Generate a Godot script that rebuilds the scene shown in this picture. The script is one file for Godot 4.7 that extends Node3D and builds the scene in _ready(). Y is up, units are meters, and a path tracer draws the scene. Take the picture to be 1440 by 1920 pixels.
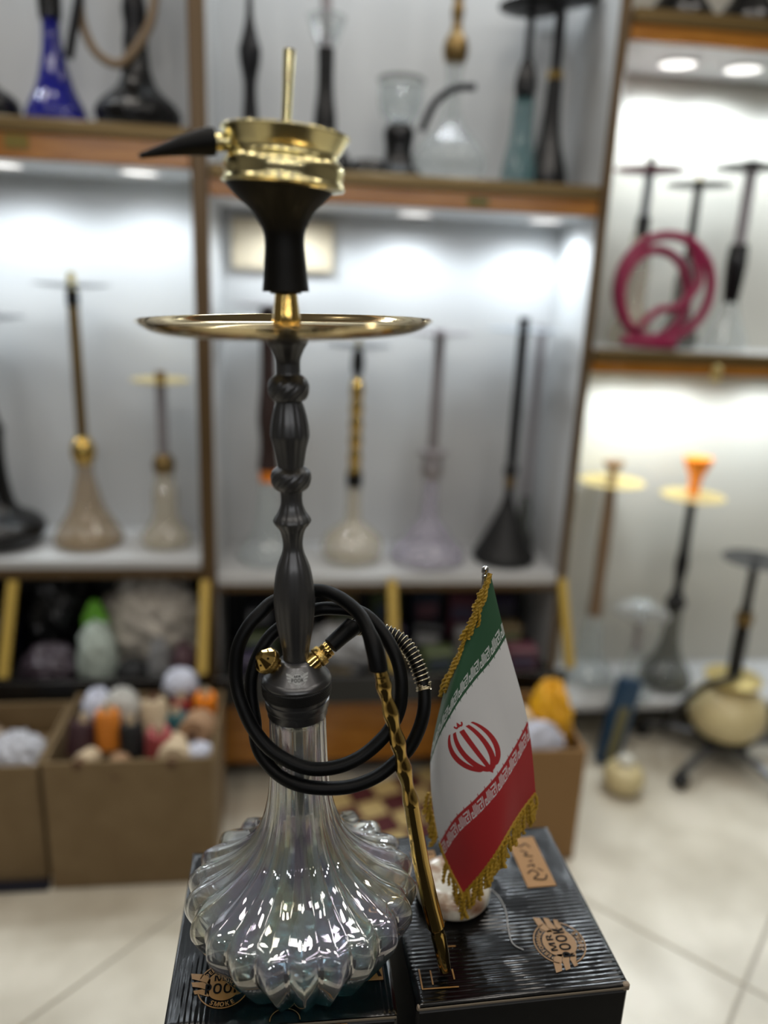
extends Node3D
# A shop corner: a tall water pipe on two black cartons with a small table flag, lit display cabinets behind.

var M := {}
var used := {}
var rng := RandomNumberGenerator.new()

# ------------------------------------------------------------------ mesh building
class Mb:
	var v := PackedVector3Array()
	var n := PackedVector3Array()
	var t := PackedVector2Array()
	var c := PackedColorArray()
	var f := PackedInt32Array()
	var xf := Transform3D()
	var colored := false

	func vert(p: Vector3, nn: Vector3, uv := Vector2.ZERO, col := Color.WHITE) -> int:
		v.append(xf * p)
		n.append((xf.basis * nn).normalized())
		t.append(uv)
		c.append(col)
		return v.size() - 1

	func tri(a: int, b: int, d: int) -> void:
		var g := (v[b] - v[a]).cross(v[d] - v[a])
		if g.dot(n[a] + n[b] + n[d]) > 0.0:
			f.append_array([a, d, b])
		else:
			f.append_array([a, b, d])

	func flat(ps: Array, out: Vector3) -> void:
		var g: Vector3 = (ps[1] - ps[0]).cross(ps[2] - ps[0]).normalized()
		if g.dot(out) < 0.0:
			g = -g
		var k := []
		for p in ps:
			k.append(vert(p, g, Vector2(p.x, p.z)))
		for i in range(1, ps.size() - 1):
			tri(k[0], k[i], k[i + 1])

	func box(at: Vector3, size: Vector3, b := 0.002) -> void:
		var h := size / 2.0
		b = minf(b, minf(h.x, minf(h.y, h.z)) * 0.9)
		var q := func(s: Vector3, axis: int) -> Vector3:
			var e := h - Vector3(b, b, b)
			e[axis] = h[axis]
			return at + e * s
		for axis in 3:
			var i := (axis + 1) % 3
			var j := (axis + 2) % 3
			for s in [-1.0, 1.0]:
				var o := Vector3.ZERO
				o[axis] = s
				var ps := []
				for k in [[-1, -1], [1, -1], [1, 1], [-1, 1]]:
					var d := o
					d[i] = k[0]
					d[j] = k[1]
					ps.append(q.call(d, axis))
				flat(ps, o)
				for s2 in [-1.0, 1.0]:
					var ea := o
					ea[i] = s2
					var p1 := ea
					p1[j] = -1.0
					var p2 := ea
					p2[j] = 1.0
					flat([q.call(p1, axis), q.call(p2, axis), q.call(p2, i), q.call(p1, i)], ea)
		for x in [-1.0, 1.0]:
			for y in [-1.0, 1.0]:
				for z in [-1.0, 1.0]:
					var d := Vector3(x, y, z)
					flat([q.call(d, 0), q.call(d, 1), q.call(d, 2)], d)

	func grid(rows: Array, closed: bool, cols := [], flip := false) -> void:
		# rows of points; smooth normals from the grid itself
		var nr := rows.size()
		var nc: int = rows[0].size()
		var nn := PackedVector3Array()
		nn.resize(nr * nc)
		for i in nr:
			for j in nc:
				var a: Vector3 = rows[mini(i + 1, nr - 1)][j] - rows[maxi(i - 1, 0)][j]
				var j1 := (j + 1) % nc if closed else mini(j + 1, nc - 1)
				var j0 := (j - 1 + nc) % nc if closed else maxi(j - 1, 0)
				var b: Vector3 = rows[i][j1] - rows[i][j0]
				var g := a.cross(b)
				if g.length_squared() < 1e-20:
					g = Vector3.ZERO
				nn[i * nc + j] = (-g if flip else g).normalized()
		for i in nr:
			for j in nc:
				if nn[i * nc + j] == Vector3.ZERO:
					var o := clampi(i + (1 if i == 0 else -1), 0, nr - 1)
					nn[i * nc + j] = nn[o * nc + j]
		var base := v.size()
		var w := nc + (1 if closed else 0)
		for i in nr:
			for j in w:
				var jj := j % nc
				vert(rows[i][jj], nn[i * nc + jj], Vector2(float(j) / (w - 1), float(i) / (nr - 1)), cols[i][jj] if cols else Color.WHITE)
		for i in nr - 1:
			for j in w - 1:
				var a := base + i * w + j
				tri(a, a + 1, a + w + 1)
				tri(a, a + w + 1, a + w)

	func lathe(p: Array, seg := 40) -> void:
		# p: r, h, r, h, ... upwards outside; corners over 45 degrees stay sharp
		var k := p.size() / 2
		var sn := []
		for i in k - 1:
			var d := Vector2(p[2 * i + 2] - p[2 * i], p[2 * i + 3] - p[2 * i + 1])
			sn.append(Vector2(d.y, -d.x).normalized())
		for i in k - 1:
			var n0: Vector2 = sn[i]
			var n1: Vector2 = sn[i]
			if i > 0 and sn[i - 1].dot(sn[i]) > 0.7:
				n0 = (sn[i - 1] + sn[i]).normalized()
			if i < k - 2 and sn[i + 1].dot(sn[i]) > 0.7:
				n1 = (sn[i + 1] + sn[i]).normalized()
			var base := v.size()
			for j in seg + 1:
				var a := TAU * j / seg
				var cs := cos(a)
				var sn_ := sin(a)
				vert(Vector3(p[2 * i] * cs, p[2 * i + 1], p[2 * i] * sn_), Vector3(n0.x * cs, n0.y, n0.x * sn_), Vector2(float(j) / seg, p[2 * i + 1]))
				vert(Vector3(p[2 * i + 2] * cs, p[2 * i + 3], p[2 * i + 2] * sn_), Vector3(n1.x * cs, n1.y, n1.x * sn_), Vector2(float(j) / seg, p[2 * i + 3]))
			for j in seg:
				var q := base + 2 * j
				if p[2 * i] > 1e-6:
					tri(q, q + 2, q + 1)
				if p[2 * i + 2] > 1e-6:
					tri(q + 1, q + 2, q + 3)

	func mlathe(p: Array, seg: int, mod: Callable, tint = null) -> void:
		# like lathe, smooth, with mod(angle, height) -> factor on the radius
		var rows := []
		var cols := []
		for i in p.size() / 2:
			var row := PackedVector3Array()
			var col := PackedColorArray()
			for j in seg:
				var a := TAU * j / seg
				var r: float = p[2 * i] * mod.call(a, p[2 * i + 1])
				row.append(Vector3(r * cos(a), p[2 * i + 1], r * sin(a)))
				if tint != null:
					col.append(tint.call(a, p[2 * i + 1]))
			rows.append(row)
			cols.append(col)
		grid(rows, true, cols if tint != null else [])

	func tube(ps: Array, r: Variant, seg := 14, caps := true) -> void:
		# r: a number or a Callable(angle, share of the length) -> radius
		var rows := []
		var up := Vector3.ZERO
		var m := ps.size()
		for i in m:
			var d: Vector3 = (ps[mini(i + 1, m - 1)] - ps[maxi(i - 1, 0)]).normalized()
			if up == Vector3.ZERO:
				up = d.cross(Vector3.UP if absf(d.y) < 0.9 else Vector3.RIGHT).normalized()
			up = (up - d * up.dot(d)).normalized()
			var side := d.cross(up)
			var row := PackedVector3Array()
			for j in seg:
				var a := TAU * j / seg
				var rr: float = r.call(a, float(i) / (m - 1)) if r is Callable else r
				row.append(ps[i] + (up * cos(a) + side * sin(a)) * rr)
			rows.append(row)
		grid(rows, true, [], true)
		if caps:
			for e in [0, m - 1]:
				var out: Vector3 = (ps[0] - ps[1] if e == 0 else ps[m - 1] - ps[m - 2]).normalized()
				flat(Array(rows[e]), out)

	func mesh() -> ArrayMesh:
		var a := []
		a.resize(Mesh.ARRAY_MAX)
		a[Mesh.ARRAY_VERTEX] = v
		a[Mesh.ARRAY_NORMAL] = n
		a[Mesh.ARRAY_TEX_UV] = t
		if colored:
			a[Mesh.ARRAY_COLOR] = c
		a[Mesh.ARRAY_INDEX] = f
		var am := ArrayMesh.new()
		am.add_surface_from_arrays(Mesh.PRIMITIVE_TRIANGLES, a)
		return am

# ------------------------------------------------------------------ scene tree helpers
func numbered(called: String) -> String:
	var k: int = used.get(called, 0)
	used[called] = k + 1
	return called if k == 0 else "%s_%03d" % [called, k]

func tag(o: Node3D, label := "", category := "", group := "", kind := "") -> Node3D:
	for pair in [["label", label], ["category", category], ["group", group], ["kind", kind]]:
		if pair[1] != "":
			o.set_meta(pair[0], pair[1])
	return o

func thing(called: String, label: String, category: String, at := Vector3.ZERO, turn := 0.0, group := "") -> Node3D:
	var o := Node3D.new()
	o.name = numbered(called)
	add_child(o)
	o.position = at
	o.rotation.y = turn
	tag(o, label, category, group)
	return o

func part(called: String, b: Variant, m: Material, parent: Node3D) -> MeshInstance3D:
	var o := MeshInstance3D.new()
	o.name = called if parent != self else numbered(called)
	o.mesh = b.mesh() if b is Mb else b
	o.material_override = m
	o.cast_shadow = GeometryInstance3D.SHADOW_CASTING_SETTING_ON
	parent.add_child(o, true)
	return o

func struct(called: String, b: Mb, m: Material) -> MeshInstance3D:
	var o := part(called, b, m, self)
	o.set_meta("kind", "structure")
	return o

func boxes(list: Array, bevel := 0.002) -> Mb:
	var b := Mb.new()
	for k in list:
		b.box(k[0], k[1], bevel)
	return b

func span(x0: float, x1: float, y0: float, y1: float, z0: float, z1: float, bevel := 0.002) -> Mb:
	return boxes([[Vector3(x0 + x1, y0 + y1, z0 + z1) / 2.0, Vector3(x1 - x0, y1 - y0, z1 - z0)]], bevel)

func turned(p: Array, seg := 40) -> Mb:
	var b := Mb.new()
	b.lathe(p, seg)
	return b

func refine(p: Array, k: int) -> Array:
	# rounds a profile between its points, keeping corners over 50 degrees
	var q := []
	for i in p.size() / 2:
		q.append(Vector2(p[2 * i], p[2 * i + 1]))
	var out := []
	for i in q.size() - 1:
		var a: Vector2 = q[i]
		var b: Vector2 = q[i + 1]
		var d := b - a
		var ta := d
		var tb := d
		if i > 0 and (a - q[i - 1]).normalized().dot(d.normalized()) > 0.64:
			ta = ((a - q[i - 1]).normalized() + d.normalized()).normalized() * d.length()
		if i < q.size() - 2 and (q[i + 2] - b).normalized().dot(d.normalized()) > 0.64:
			tb = ((q[i + 2] - b).normalized() + d.normalized()).normalized() * d.length()
		for j in k:
			var s := float(j) / k
			var r := a * (2 * s * s * s - 3 * s * s + 1) + ta * (s * s * s - 2 * s * s + s) + b * (3 * s * s - 2 * s * s * s) + tb * (s * s * s - s * s)
			out.append_array([maxf(r.x, 0.0), r.y])
	out.append_array([q[-1].x, q[-1].y])
	return out

func curve(ps: Array, k: int) -> Array:
	# Catmull-Rom through the points
	var out := []
	for i in ps.size() - 1:
		var p0 = ps[maxi(i - 1, 0)]
		var p1 = ps[i]
		var p2 = ps[i + 1]
		var p3 = ps[mini(i + 2, ps.size() - 1)]
		for j in k:
			var s := float(j) / k
			out.append(0.5 * (2.0 * p1 + (p2 - p0) * s + (2.0 * p0 - 5.0 * p1 + 4.0 * p2 - p3) * s * s + (3.0 * p1 - p0 - 3.0 * p2 + p3) * s * s * s))
	out.append(ps[-1])
	return out

# ------------------------------------------------------------------ materials
func mat(color: Color, rough: float, metal := 0.0) -> StandardMaterial3D:
	var m := StandardMaterial3D.new()
	m.albedo_color = color
	m.roughness = rough
	m.metallic = metal
	return m

func glow(color: Color, energy: float) -> StandardMaterial3D:
	var m := mat(Color(0.9, 0.9, 0.9), 0.5)
	m.emission_enabled = true
	m.emission = color
	m.emission_energy_multiplier = energy
	return m

func sheet(color: Color, alpha: float) -> StandardMaterial3D:
	var m := mat(Color(color, alpha), 0.05)
	m.transparency = BaseMaterial3D.TRANSPARENCY_ALPHA
	return m

func clouds(a: Color, b: Color, freq: float, seed_: int, mid := 0.5) -> NoiseTexture2D:
	var n := FastNoiseLite.new()
	n.seed = seed_
	n.frequency = freq
	n.fractal_octaves = 5
	var g := Gradient.new()
	g.set_color(0, a)
	g.set_color(1, b)
	g.set_offset(0, mid - 0.3)
	g.set_offset(1, mid + 0.3)
	var t := NoiseTexture2D.new()
	t.width = 512
	t.height = 512
	t.seamless = true
	t.noise = n
	t.color_ramp = g
	return t

func clouded(a: Color, b: Color, rough: float, freq: float, size: float, seed_: int, mid := 0.5) -> StandardMaterial3D:
	var m := mat(Color.WHITE, rough)
	m.albedo_texture = clouds(a, b, freq, seed_, mid)
	m.uv1_triplanar = true
	m.uv1_world_triplanar = true
	m.uv1_scale = Vector3.ONE / size
	return m

func materials() -> void:
	M.tile = clouded(Color(0.86, 0.835, 0.77), Color(0.74, 0.71, 0.64), 0.3, 0.008, 1.3, 3)
	M.grout = mat(Color(0.66, 0.64, 0.60), 0.8)
	M.wall = mat(Color(0.52, 0.51, 0.49), 0.8)
	M.dark_wall = mat(Color(0.20, 0.18, 0.165), 0.7)
	M.ceiling = mat(Color(0.82, 0.82, 0.82), 0.9)
	M.shop_ceiling = mat(Color(0.66, 0.65, 0.64), 0.9)
	M.board = mat(Color(0.755, 0.76, 0.76), 0.5)
	M.cream_board = mat(Color(0.74, 0.73, 0.69), 0.5)
	M.dark_board = mat(Color(0.11, 0.11, 0.105), 0.6)
	M.trim = mat(Color(0.42, 0.34, 0.19), 0.36, 0.45)
	M.post = mat(Color(0.36, 0.28, 0.17), 0.4, 0.3)
	M.yellow = mat(Color(0.66, 0.55, 0.24), 0.4, 0.3)
	M.wood = clouded(Color(0.58, 0.37, 0.13), Color(0.68, 0.46, 0.19), 0.25, 0.02, 0.6, 5)
	M.wood.uv1_scale = Vector3(0.6, 6.0, 0.6)
	M.wood.metallic_specular = 0.45
	M.lamp = glow(Color(1.0, 0.99, 0.97), 1.6)
	M.panel = glow(Color(1.0, 0.98, 0.95), 3.0)
	M.black = mat(Color(0.035, 0.037, 0.042), 0.25)
	M.black_matt = mat(Color(0.055, 0.055, 0.06), 0.55)
	M.grey_metal = mat(Color(0.45, 0.46, 0.48), 0.3, 0.8)
	M.dark_metal = mat(Color(0.12, 0.12, 0.13), 0.35, 0.6)
	M.chrome = mat(Color(0.82, 0.82, 0.83), 0.12, 1.0)
	M.gold = mat(Color(0.82, 0.69, 0.40), 0.13, 1.0)
	M.brass = mat(Color(0.90, 0.85, 0.64), 0.22, 1.0)
	M.tray_gold = mat(Color(0.80, 0.72, 0.54), 0.1, 1.0)
	M.old_gold = mat(Color(0.50, 0.41, 0.25), 0.35, 0.8)
	M.pale_gold = mat(Color(0.86, 0.78, 0.52), 0.3, 0.6)
	M.amber = sheet(Color(0.60, 0.51, 0.37), 0.5)
	M.pale_amber = sheet(Color(0.78, 0.74, 0.64), 0.42)
	M.clear = sheet(Color(0.74, 0.79, 0.80), 0.24)
	M.teal = sheet(Color(0.30, 0.48, 0.50), 0.45)
	M.smoky = sheet(Color(0.32, 0.33, 0.30), 0.6)
	M.lilac = sheet(Color(0.72, 0.70, 0.78), 0.4)
	M.blue = sheet(Color(0.03, 0.05, 0.50), 0.82)
	M.silver = mat(Color(0.62, 0.60, 0.61), 0.35, 0.5)
	M.brown = mat(Color(0.16, 0.075, 0.05), 0.5)
	M.tan = mat(Color(0.50, 0.40, 0.30), 0.5)
	M.pink = mat(Color(0.55, 0.07, 0.27), 0.35)
	M.orange = mat(Color(0.90, 0.50, 0.06), 0.4)
	M.cream = mat(Color(0.80, 0.74, 0.56), 0.35)
	M.card = clouded(Color(0.48, 0.40, 0.28), Color(0.455, 0.375, 0.255), 0.85, 0.01, 0.5, 7)
	M.card2 = mat(Color(0.54, 0.41, 0.25), 0.85)
	M.kraft = mat(Color(0.58, 0.42, 0.22), 0.6)
	M.print = mat(Color(0.54, 0.39, 0.18), 0.4)
	M.edge = mat(Color(0.44, 0.40, 0.34), 0.7)
	M.ink = mat(Color(0.016, 0.016, 0.018), 0.5)
	M.ink.metallic_specular = 0.2
	M.paper = mat(Color(0.80, 0.77, 0.68), 0.7)
	M.carton = mat(Color(0.014, 0.015, 0.018), 0.16)
	M.carton.metallic_specular = 0.42
	M.carton_side = clouded(Color(0.025, 0.026, 0.028), Color(0.05, 0.05, 0.052), 0.42, 0.03, 0.2, 9)
	M.rubber = mat(Color(0.012, 0.015, 0.018), 0.45)
	M.rubber.metallic_specular = 0.3
	M.silicone = mat(Color(0.016, 0.016, 0.015), 0.55)
	M.silicone.metallic_specular = 0.3
	M.stem = mat(Color(0.36, 0.36, 0.365), 0.4, 0.85)
	M.stem.anisotropy_enabled = true
	M.stem.anisotropy = 0.4
	M.collar = mat(Color(0.36, 0.36, 0.365), 0.3, 0.85)
	M.knurl = mat(Color(0.10, 0.10, 0.105), 0.4, 0.5)
	M.logo = mat(Color(0.62, 0.63, 0.63), 0.45)
	M.glass = StandardMaterial3D.new()
	M.glass.albedo_color = Color(1, 1, 1, 0.09)
	M.glass.roughness = 0.0
	M.glass.metallic = 0.14
	M.glass.refraction_enabled = true
	M.glass.refraction_scale = 0.05
	M.glass.vertex_color_use_as_albedo = true
	M.glass.clearcoat_enabled = true
	M.glass.clearcoat = 1.0
	M.glass.clearcoat_roughness = 0.02
	M.fringe = mat(Color(0.60, 0.47, 0.06), 0.6)
	M.fringe.rim_enabled = true
	M.fringe.rim = 0.4
	M.stone = clouded(Color(0.85, 0.83, 0.77), Color(0.42, 0.24, 0.14), 0.12, 0.0045, 0.10, 21, 0.62)
	M.white_bag = mat(Color(0.78, 0.79, 0.84), 0.4)
	M.bag_dark = mat(Color(0.04, 0.045, 0.05), 0.25)
	M.bag_grey = clouded(Color(0.80, 0.78, 0.73), Color(0.50, 0.47, 0.44), 0.45, 0.05, 0.2, 11)
	M.bag_plum = mat(Color(0.24, 0.20, 0.23), 0.4)

# ------------------------------------------------------------------ scene
func _ready() -> void:
	rng.seed = 77
	materials()
	view_and_light()
	room()
	cabinets()
	shelf_pieces()
	floor_pieces()
	cartons()
	water_pipe()
	hose()
	table_flag()

func view_and_light() -> void:
	var cam := Camera3D.new()
	cam.name = "camera"
	cam.position = Vector3(0, 1.2, 0)
	cam.rotation_degrees = Vector3(-16.4, -7.3, 2.46)
	cam.fov = 67.31
	cam.near = 0.05
	cam.far = 30.0
	var at := CameraAttributesPhysical.new()
	at.frustum_focal_length = 18.02
	at.frustum_focus_distance = 0.655
	at.exposure_aperture = 1.1
	at.frustum_near = 0.05
	at.frustum_far = 30.0
	cam.attributes = at
	add_child(cam)
	var env := Environment.new()
	env.background_mode = Environment.BG_COLOR
	env.background_color = Color.BLACK
	env.tonemap_mode = Environment.TONE_MAPPER_LINEAR
	env.tonemap_exposure = 1.0
	env.sdfgi_enabled = true
	env.ssao_enabled = true
	env.ssil_enabled = true
	var w := WorldEnvironment.new()
	w.name = "surroundings"
	w.environment = env
	add_child(w)
	# lamp panels in the shop ceiling
	for z in [-1.4, -0.5, 0.5]:
		for x in [-1.1, -0.46, 0.15, 0.75, 1.3]:
			if z < -1.0 and absf(x - 0.15) < 0.1:
				continue
			ceiling_panel(Vector3(x, 2.695, z), 0.26)

func ceiling_panel(q: Vector3, energy: float) -> void:
	var rows := "first row from the cabinets" if q.z < -1.0 else ("second row from the cabinets" if q.z < 0.0 else "third row from the cabinets")
	var place := "far left" if q.x < -1.0 else ("left" if q.x < 0.0 else ("middle" if q.x < 0.5 else ("right" if q.x < 1.0 else "far right")))
	var o := thing("ceiling_lamp", "small square white ceiling lamp, %s, %s one" % [rows, place], "lamp", q, 0.0, "ceiling lamps of the shop")
	part("frame", boxes([[Vector3(0, 0, -0.13), Vector3(0.28, 0.02, 0.02)], [Vector3(0, 0, 0.13), Vector3(0.28, 0.02, 0.02)], [Vector3(-0.13, 0, 0), Vector3(0.02, 0.02, 0.24)], [Vector3(0.13, 0, 0), Vector3(0.02, 0.02, 0.24)]]), M.grey_metal, o)
	part("diffuser", boxes([[Vector3(0, 0, 0), Vector3(0.24, 0.012, 0.24)]]), M.panel, o)
	var l := AreaLight3D.new()
	l.name = "panel_light"
	l.area_size = Vector2(0.24, 0.24)
	l.light_energy = energy
	l.light_color = Color(1.0, 0.97, 0.93)
	l.shadow_enabled = true
	l.area_range = 12.0
	l.area_attenuation = 2.0
	l.rotation_degrees.x = -90
	l.position = Vector3(0, -0.02, 0)
	o.add_child(l)

func downlight(o: Node3D, q: Vector3, energy: float, r := 0.041) -> void:
	# a round recessed lamp (ring and glowing face) with a spot just below its face
	var b := Mb.new()
	b.xf.origin = q
	b.lathe([r + 0.008, 0.0, r + 0.008, -0.003, r, -0.004, r, 0.002], 28)
	var ring := part("downlight_ring", b, M.ceiling, o)
	b = Mb.new()
	b.xf.origin = q
	b.lathe([r, 0.004, r, -0.001, 0.0, -0.0015], 28)
	part("downlight_face", b, M.lamp, ring)
	var l := SpotLight3D.new()
	l.name = "downlight_beam"
	l.position = q + Vector3(0, -0.012, 0)
	l.rotation_degrees.x = -90
	l.spot_angle = 84
	l.spot_angle_attenuation = 0.5
	l.spot_range = 10.0
	l.spot_attenuation = 2.0
	l.light_energy = energy
	l.light_size = r
	l.light_color = Color(0.93, 0.97, 1.0)
	l.shadow_enabled = true
	o.add_child(l, true)

func room() -> void:
	var fl := struct("floor", span(-2.4, 2.8, -0.2, -0.004, -2.5, 2.6), M.grout)
	# big square tiles laid on the diagonal
	var T := 0.912
	var ax := Vector3(1, 0, 1) / sqrt(2.0)
	var az := Vector3(1, 0, -1) / sqrt(2.0)
	for i in range(-4, 6):
		for j in range(-4, 6):
			var cx := -0.13 + (i + 0.5) * T
			var cz := 1.306 + (j - 0.5) * T
			var p := ax * cx + az * cz
			if p.x < -1.6 or p.x > 2.2 or p.z < -2.0 or p.z > 0.3:
				continue
			var b := Mb.new()
			b.xf = Transform3D(Basis(Vector3.UP, PI / 4.0), p)
			b.box(Vector3(0, -0.004, 0), Vector3(T - 0.005, 0.008, T - 0.005), 0.0012)
			part("tile", b, M.tile, fl)
	struct("ceiling", span(-2.4, 2.8, 2.7, 2.85, -2.5, 2.6), M.shop_ceiling)
	struct("wall_back", span(-2.4, 2.8, 0, 2.7, -2.5, -2.25), M.wall)
	struct("wall_front", span(-2.4, 2.8, 0, 2.7, 2.5, 2.6), M.dark_wall)
	lamp_rail()
	struct("wall_left", span(-2.4, -2.3, 0, 2.7, -2.25, 2.5), M.wall)
	struct("wall_right", span(2.7, 2.8, 0, 2.7, -2.25, 2.5), M.wall)

func lamp_rail() -> void:
	# six small round lamps on a rail along the wall opposite the cabinets
	var o := thing("lamp_rail", "rail of small round lamps on the dark wall facing the display cabinets", "lamp", Vector3(0.1, 2.0, 2.44))
	part("rail", boxes([[Vector3(0, 0.05, 0.03), Vector3(3.6, 0.03, 0.04)]]), M.dark_metal, o)
	for k in 6:
		var x := -1.5 + 0.6 * k
		var b := Mb.new()
		b.xf = Transform3D(Basis(Vector3.RIGHT, -PI / 2), Vector3(x, 0, 0.02))
		b.lathe([0.0, -0.03, 0.045, -0.03, 0.055, 0.0, 0.055, 0.03, 0.05, 0.03, 0.05, 0.004, 0.0, 0.004], 24)
		var head := part("lamp_head", b, M.dark_metal, o)
		b = Mb.new()
		b.xf = Transform3D(Basis(Vector3.RIGHT, -PI / 2), Vector3(x, 0, 0.02))
		b.lathe([0.049, 0.006, 0.049, 0.026, 0.0, 0.028], 24)
		part("lamp_face", b, M.panel, head)
		var l := SpotLight3D.new()
		l.name = "lamp_beam"
		l.position = Vector3(x, 0, -0.015)
		l.rotation_degrees = Vector3(-8, 0, 0)
		l.spot_angle = 65
		l.spot_range = 10.0
		l.spot_attenuation = 2.0
		l.light_energy = 0.45
		l.light_size = 0.045
		l.shadow_enabled = true
		o.add_child(l, true)

# ------------------------------------------------------------------ display cabinets
func shelf_with_fascia(o: Node3D, x0: float, x1: float, top: float, low: float) -> void:
	# a thick shelf: white board, gilt ledge and a glossy wooden front under it
	part("shelf", span(x0, x1, low, top - 0.004, -1.998, -1.765), M.board, o)
	part("ledge", span(x0, x1, top - 0.028, top, -1.765, -1.745, 0.004), M.trim, o)
	part("fascia", span(x0, x1, low + 0.001, top - 0.028, -1.765, -1.752), M.wood, o)

func cabinets() -> void:
	var zb := -2.0
	# left unit
	var o := thing("display_cabinet", "left lit display cabinet with white back and gilt trim behind the cardboard bins", "cabinet")
	part("back_panel", span(-1.3, -0.2075, 0.0, 2.3, -2.02, zb), M.board, o)
	part("side_panel", span(-1.32, -1.3, 0.0, 2.3, -2.02, -1.75), M.board, o)
	shelf_with_fascia(o, -1.3, -0.2075, 1.491, 1.413)
	shelf_with_fascia(o, -1.3, -0.2075, 2.3, 2.2)
	part("shelf", span(-1.3, -0.2075, 0.537, 0.56, -1.998, -1.75), M.board, o)
	part("shelf_trim", span(-1.3, -0.2075, 0.512, 0.536, -1.775, -1.752), M.post, o)
	for x in [-1.14, -0.88, -0.602, -0.323]:
		downlight(o, Vector3(x, 1.411, -1.83), 0.145)
		downlight(o, Vector3(x, 2.198, -1.86), 0.115)
	part("fascia_label", span(-0.568, -0.522, 1.432, 1.458, -1.753, -1.7495, 0.001), mat(Color(0.46, 0.40, 0.13), 0.5), o)
	display_tray(o, -1.3, -0.2075, [-0.635, -0.198])
	# centre unit
	o = thing("display_cabinet", "middle lit display cabinet with the black cone pipe on its lower shelf", "cabinet")
	part("back_panel", span(-0.17, 0.672, 0.0, 2.3, -2.02, zb), M.board, o)
	part("side_panel", span(-0.205, -0.17, 0.0, 2.3, -2.02, -1.756), M.board, o)
	part("post_trim", span(-0.206, -0.172, 0.0, 2.3, -1.756, -1.745, 0.003), M.post, o)
	part("side_panel", span(0.672, 0.692, 0.0, 2.3, -2.02, -1.756), M.board, o)
	part("post_trim", span(0.672, 0.695, 0.0, 2.3, -1.756, -1.745, 0.003), M.post, o)
	shelf_with_fascia(o, -0.17, 0.672, 1.4275, 1.364)
	shelf_with_fascia(o, -0.17, 0.672, 2.3, 2.2)
	part("shelf", span(-0.17, 0.672, 0.494, 0.5185, -1.998, -1.75), M.board, o)
	part("shelf_trim", span(-0.17, 0.672, 0.476, 0.493, -1.775, -1.752), M.post, o)
	for x in [0.0, 0.281, 0.59]:
		downlight(o, Vector3(x, 1.362, -1.865), 0.125)
	for x in [0.0, 0.28, 0.55]:
		downlight(o, Vector3(x, 2.198, -1.86), 0.115)
	part("fascia_label", span(0.378, 0.424, 1.376, 1.388, -1.753, -1.7495, 0.001), mat(Color(0.25, 0.36, 0.12), 0.5), o)
	display_tray(o, -0.17, 0.672, [0.251, 0.684])
	# right unit
	o = thing("display_cabinet", "right display cabinet with two bright downlights above the pink hose", "cabinet")
	part("back_panel", span(0.70, 1.9, 0.0, 2.3, -2.02, zb), M.cream_board, o)
	part("side_panel", span(0.6925, 0.70, 0.0, 2.3, -2.02, -1.757), M.cream_board, o)
	part("side_panel", span(1.9, 1.92, 0.0, 2.3, -2.02, -1.75), M.cream_board, o)
	shelf_with_fascia(o, 0.70, 1.9, 1.774, 1.714)
	shelf_with_fascia(o, 0.70, 1.9, 1.0785, 1.0235)
	shelf_with_fascia(o, 0.70, 1.9, 2.3, 2.24)
	for x in [0.871, 1.029, 1.3, 1.6]:
		downlight(o, Vector3(x, 1.712, -1.88), 0.2)
		downlight(o, Vector3(x, 1.0215, -1.86), 0.15)
	part("plinth_top", span(0.70, 1.9, 0.118, 0.14, -1.998, -1.765), M.board, o)
	part("plinth", span(0.70, 1.9, 0.0, 0.118, -1.998, -1.935), M.dark_board, o)
	part("fascia_knob", boxes([[Vector3(1.005, 1.032, -1.742), Vector3(0.022, 0.04, 0.02)]], 0.006), M.pale_gold, o)
	# cream notice on the back panel of the middle cabinet
	var s := thing("notice_board", "blank cream notice board fixed high on the back of the middle cabinet", "sign", Vector3(-0.02, 1.283, -1.99))
	part("panel", boxes([[Vector3(0, 0, 0), Vector3(0.236, 0.105, 0.012)]]), mat(Color(0.76, 0.71, 0.61), 0.6), s)
	part("frame", boxes([[Vector3(0, 0.056, 0.001), Vector3(0.248, 0.008, 0.018)], [Vector3(0, -0.056, 0.001), Vector3(0.248, 0.008, 0.018)], [Vector3(-0.12, 0, 0.001), Vector3(0.008, 0.106, 0.018)], [Vector3(0.12, 0, 0.001), Vector3(0.008, 0.106, 0.018)]]), mat(Color(0.66, 0.62, 0.54), 0.5), s)

func display_tray(o: Node3D, x0: float, x1: float, posts: Array) -> void:
	# sloping goods tray under the lower shelf, with leaning gilt edge slats
	part("tray_floor", span(x0, x1, 0.245, 0.262, -1.998, -1.63), M.dark_board, o)
	part("tray_lip", span(x0, x1, 0.245, 0.318, -1.63, -1.615), M.black, o)
	part("tray_back", span(x0, x1, 0.262, 0.490, -1.999, -1.985), M.dark_board, o)
	part("drawer_front", span(x0, x1, 0.06, 0.244, -1.68, -1.663), M.wood, o)
	part("toe_kick", span(x0, x1, 0.0, 0.06, -1.76, -1.74), M.black_matt, o)
	for x in posts:
		var b := Mb.new()
		b.xf = Transform3D(Basis(Vector3.RIGHT, -atan2(0.125, 0.2)), Vector3(x, 0.414, -1.69))
		b.box(Vector3.ZERO, Vector3(0.024, 0.222, 0.012), 0.002)
		part("leaning_slat", b, M.yellow, o)

# ------------------------------------------------------------------ pieces on the shelves
func pipe(called: String, label: String, at: Vector3, parts: Array, category := "water pipe", group := "") -> Node3D:
	var o := thing(called, label, category, at, 0.0, group)
	for p in parts:
		part(p[0], turned(refine(p[2], 3), 32), p[1], o)
	return o

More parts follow.
